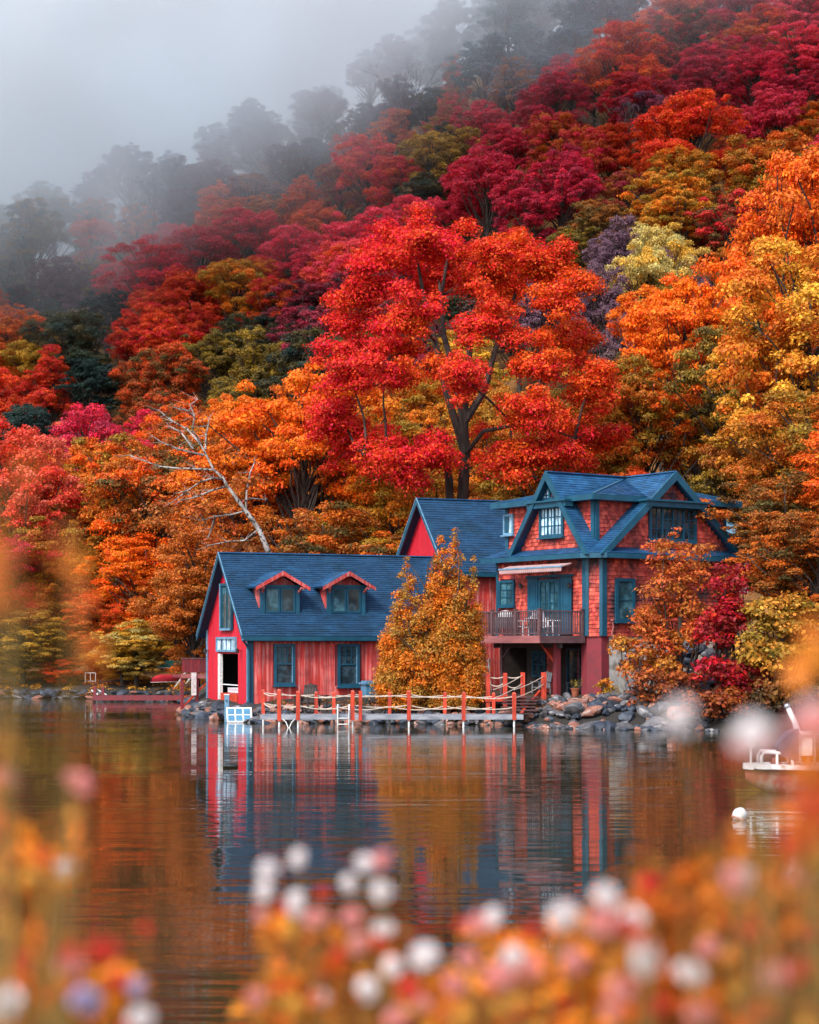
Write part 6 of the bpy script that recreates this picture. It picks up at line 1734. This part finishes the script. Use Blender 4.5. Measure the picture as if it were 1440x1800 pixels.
FR = random.Random(4)
def fcloud(u0, u1, v0, v1, n, Y, R=(.03, .06), k=24): return [(FR.uniform(u0, u1), FR.uniform(v0, v1), FR.uniform(*Y), FR.uniform(*R), k) for _ in range(n)]
OR = ((.90, .26, .014), (.26, .09, .01)); RD = ((.75, .09, .02), (.50, .05, .02)); BR = ((.20, .07, .01), (.86, .22, .012))
petal_mat('bokeh_orange', (.92, .30, .02), (.85, .14, .015)); petal_mat('bokeh_gold', (.95, .62, .12), (.90, .40, .05))
for k_ in ('bokeh_orange', 'bokeh_gold'): PET[k_] = [petal_mesh(i, k_, R=.0125) for i in range(2)]
Og, Gd = 'bokeh_orange', 'bokeh_gold'
W, Pk, Rd, Li = 'petal_white', 'petal_pink', 'petal_red', 'petal_lilac'
flower_plant('blurred white and pink flower spray at bottom centre over the water', ((580 - 720) * 2.6 / K, 2.6),
    [(470, 1530, 2.6, W, 1.1), (465, 1570, 2.5, W, 1), (528, 1510, 2.6, W, 1.0), (640, 1520, 2.6, W, 1.0), (675, 1515, 2.55, Pk, 1.1), (613, 1555, 2.6, W, .9), (670, 1570, 2.6, W, 1.2), (525, 1590, 2.6, W, 1.3), (556, 1618, 2.5, Pk, 1.1),
     (568, 1570, 2.7, Rd, .8), (620, 1615, 2.6, Pk, 1.1), (676, 1632, 2.6, W, 1.1), (630, 1660, 2.5, Pk, 1), (458, 1610, 2.6, Pk, .9), (445, 1755, 2.5, Pk, 1.1), (560, 1752, 2.5, W, 1), (560, 1720, 2.7, Rd, .9), (595, 1680, 2.6, Rd, .8), (490, 1745, 2.6, Rd, .9), (645, 1740, 2.4, W, 1.1)],
    fcloud(520, 700, 1640, 1800, 15, (2.4, 2.8)) + fcloud(450, 720, 1740, 1830, 14, (2.3, 2.7)) + fcloud(470, 560, 1600, 1720, 4, (2.5, 2.7), (.02, .04), 12), OR, 51)
flower_plant('blurred bunch of white blossoms right of bottom centre', ((850 - 720) * 2.4 / K, 2.4),
    [(742, 1685, 2.4, W, 1.5), (690, 1700, 2.4, W, 1.0), (840, 1625, 2.4, Pk, 1.1), (870, 1615, 2.5, W, 1.1), (985, 1605, 2.4, W, 1.6), (900, 1680, 2.4, W, 1.3), (880, 1720, 2.3, Pk, 1.4), (820, 1690, 2.4, Pk, 1.1), (800, 1730, 2.4, Pk, 1.1), (930, 1700, 2.3, Pk, 1.1), (740, 1770, 2.4, Pk, 1), (720, 1740, 2.3, Rd, 1.1), (815, 1628, 2.5, Rd, .8), (935, 1635, 2.5, Rd, .9), (700, 1790, 2.3, Pk, 1.2)],
    fcloud(720, 1010, 1730, 1830, 34, (2.2, 2.6)) + fcloud(860, 1010, 1670, 1760, 10, (2.3, 2.6)), OR, 52)
flower_plant('blurred tall pink and white flowers at lower right, the largest clump', ((1130 - 720) * 2.2 / K, 2.2),
    [(1060, 1580, 2.2, W, 1.3), (1065, 1620, 2.2, Pk, 1.4), (1110, 1620, 2.2, W, 1.2), (1128, 1690, 2.1, W, 1.5), (1130, 1670, 2.2, Pk, 1.2), (1210, 1715, 2.1, W, 1.2), (1090, 1740, 2.1, Pk, 1.1), (1140, 1555, 2.3, Rd, 1.1), (1250, 1670, 2.2, Pk, 1.1), (1080, 1770, 2.1, Pk, 1.2), (1005, 1690, 2.2, Pk, 1.1), (1230, 1780, 2.1, Pk, 1.2), (1150, 1765, 2.1, Rd, 1.1)],
    fcloud(1010, 1260, 1620, 1830, 46, (2.0, 2.6)) + fcloud(1120, 1300, 1540, 1640, 10, (2.0, 2.6)), OR, 53)
flower_plant('blurred orange-leaved flower bush at the lower right corner', ((1360 - 720) * 2.1 / K, 2.1),
    [(1295, 1545, 2.1, W, 1.2), (1290, 1548, 2.0, Pk, 1.0), (1415, 1535, 2.1, Pk, 1.3), (1355, 1715, 2.0, Pk, 1.3), (1360, 1712, 2.0, W, 1.0), (1430, 1540, 2.1, W, 1), (1340, 1780, 2.0, Rd, 1), (1420, 1640, 2.1, Rd, 1)],
    fcloud(1260, 1460, 1560, 1830, 46, (1.9, 2.5)) + fcloud(1190, 1300, 1510, 1620, 8, (1.9, 2.5)), BR, 54)
flower_plant('blurred white and salmon blossoms hanging before the motorboat at the right edge', ((1640 - 720) * 1.6 / K, 1.6),
    [(1325, 1290, 1.6, W, 1.1), (1310, 1300, 1.5, W, .9), (1345, 1312, 1.6, Pk, .9), (1300, 1325, 1.6, Rd, .7), (1425, 1262, 1.6, W, 1.2), (1440, 1275, 1.5, Pk, 1.2), (1195, 1262, 1.6, W, 1.0), (1400, 1275, 1.6, Pk, .7)],
    fcloud(1425, 1480, 1120, 1260, 7, (1.3, 1.6), (.015, .03), 6) + fcloud(1400, 1480, 1290, 1420, 9, (1.2, 1.5), (.015, .03), 5) + fcloud(1400, 1470, 1420, 1540, 12, (1.4, 1.7), (.02, .04), 8), OR, 55)
flower_plant('blurred orange and red flowering plant at the lower left corner', ((90 - 720) * 2.2 / K, 2.2),
    [(125, 1695, 2.2, Pk, 1.2), (120, 1680, 2.2, Rd, 1.0), (185, 1670, 2.2, Rd, 1.2), (240, 1740, 2.2, Li, .9), (150, 1760, 2.1, Li, 1.2), (245, 1790, 2.1, W, 1.1), (5, 1765, 2.0, W, 1.5), (115, 1525, 2.3, W, .8), (145, 1380, 2.4, Pk, 1.1), (125, 1370, 2.4, Pk, .9), (255, 1635, 2.4, Rd, .6), (50, 1690, 2.2, Rd, 1), (5, 1370, 2.2, Pk, 1.1)],
    fcloud(-20, 230, 1720, 1830, 28, (2.0, 2.4)) + fcloud(-20, 90, 1500, 1700, 14, (2.0, 2.4)) + fcloud(60, 140, 1400, 1600, 6, (2.2, 2.4), (.02, .04), 12), OR, 56)
flower_plant('blurred tall salmon and orange twig of leaves close to the camera at left', ((0 - 720) * 1.0 / K - .04, 1.05),
    [], fcloud(-60, 30, 820, 1080, 14, (1.0, 1.3), (.012, .03), 6) + fcloud(50, 180, 930, 1160, 8, (1.0, 1.3), (.012, .022), 3) + fcloud(-40, 10, 1290, 1500, 6, (1.4, 1.6), (.02, .03), 6), ((.85, .16, .05), (.75, .25, .02)), 57, size=.010, cat='leafy twig', name='leafy_twig')

print('TRIS', sum(len(m.polygons) * 2 for m in bpy.data.meshes))
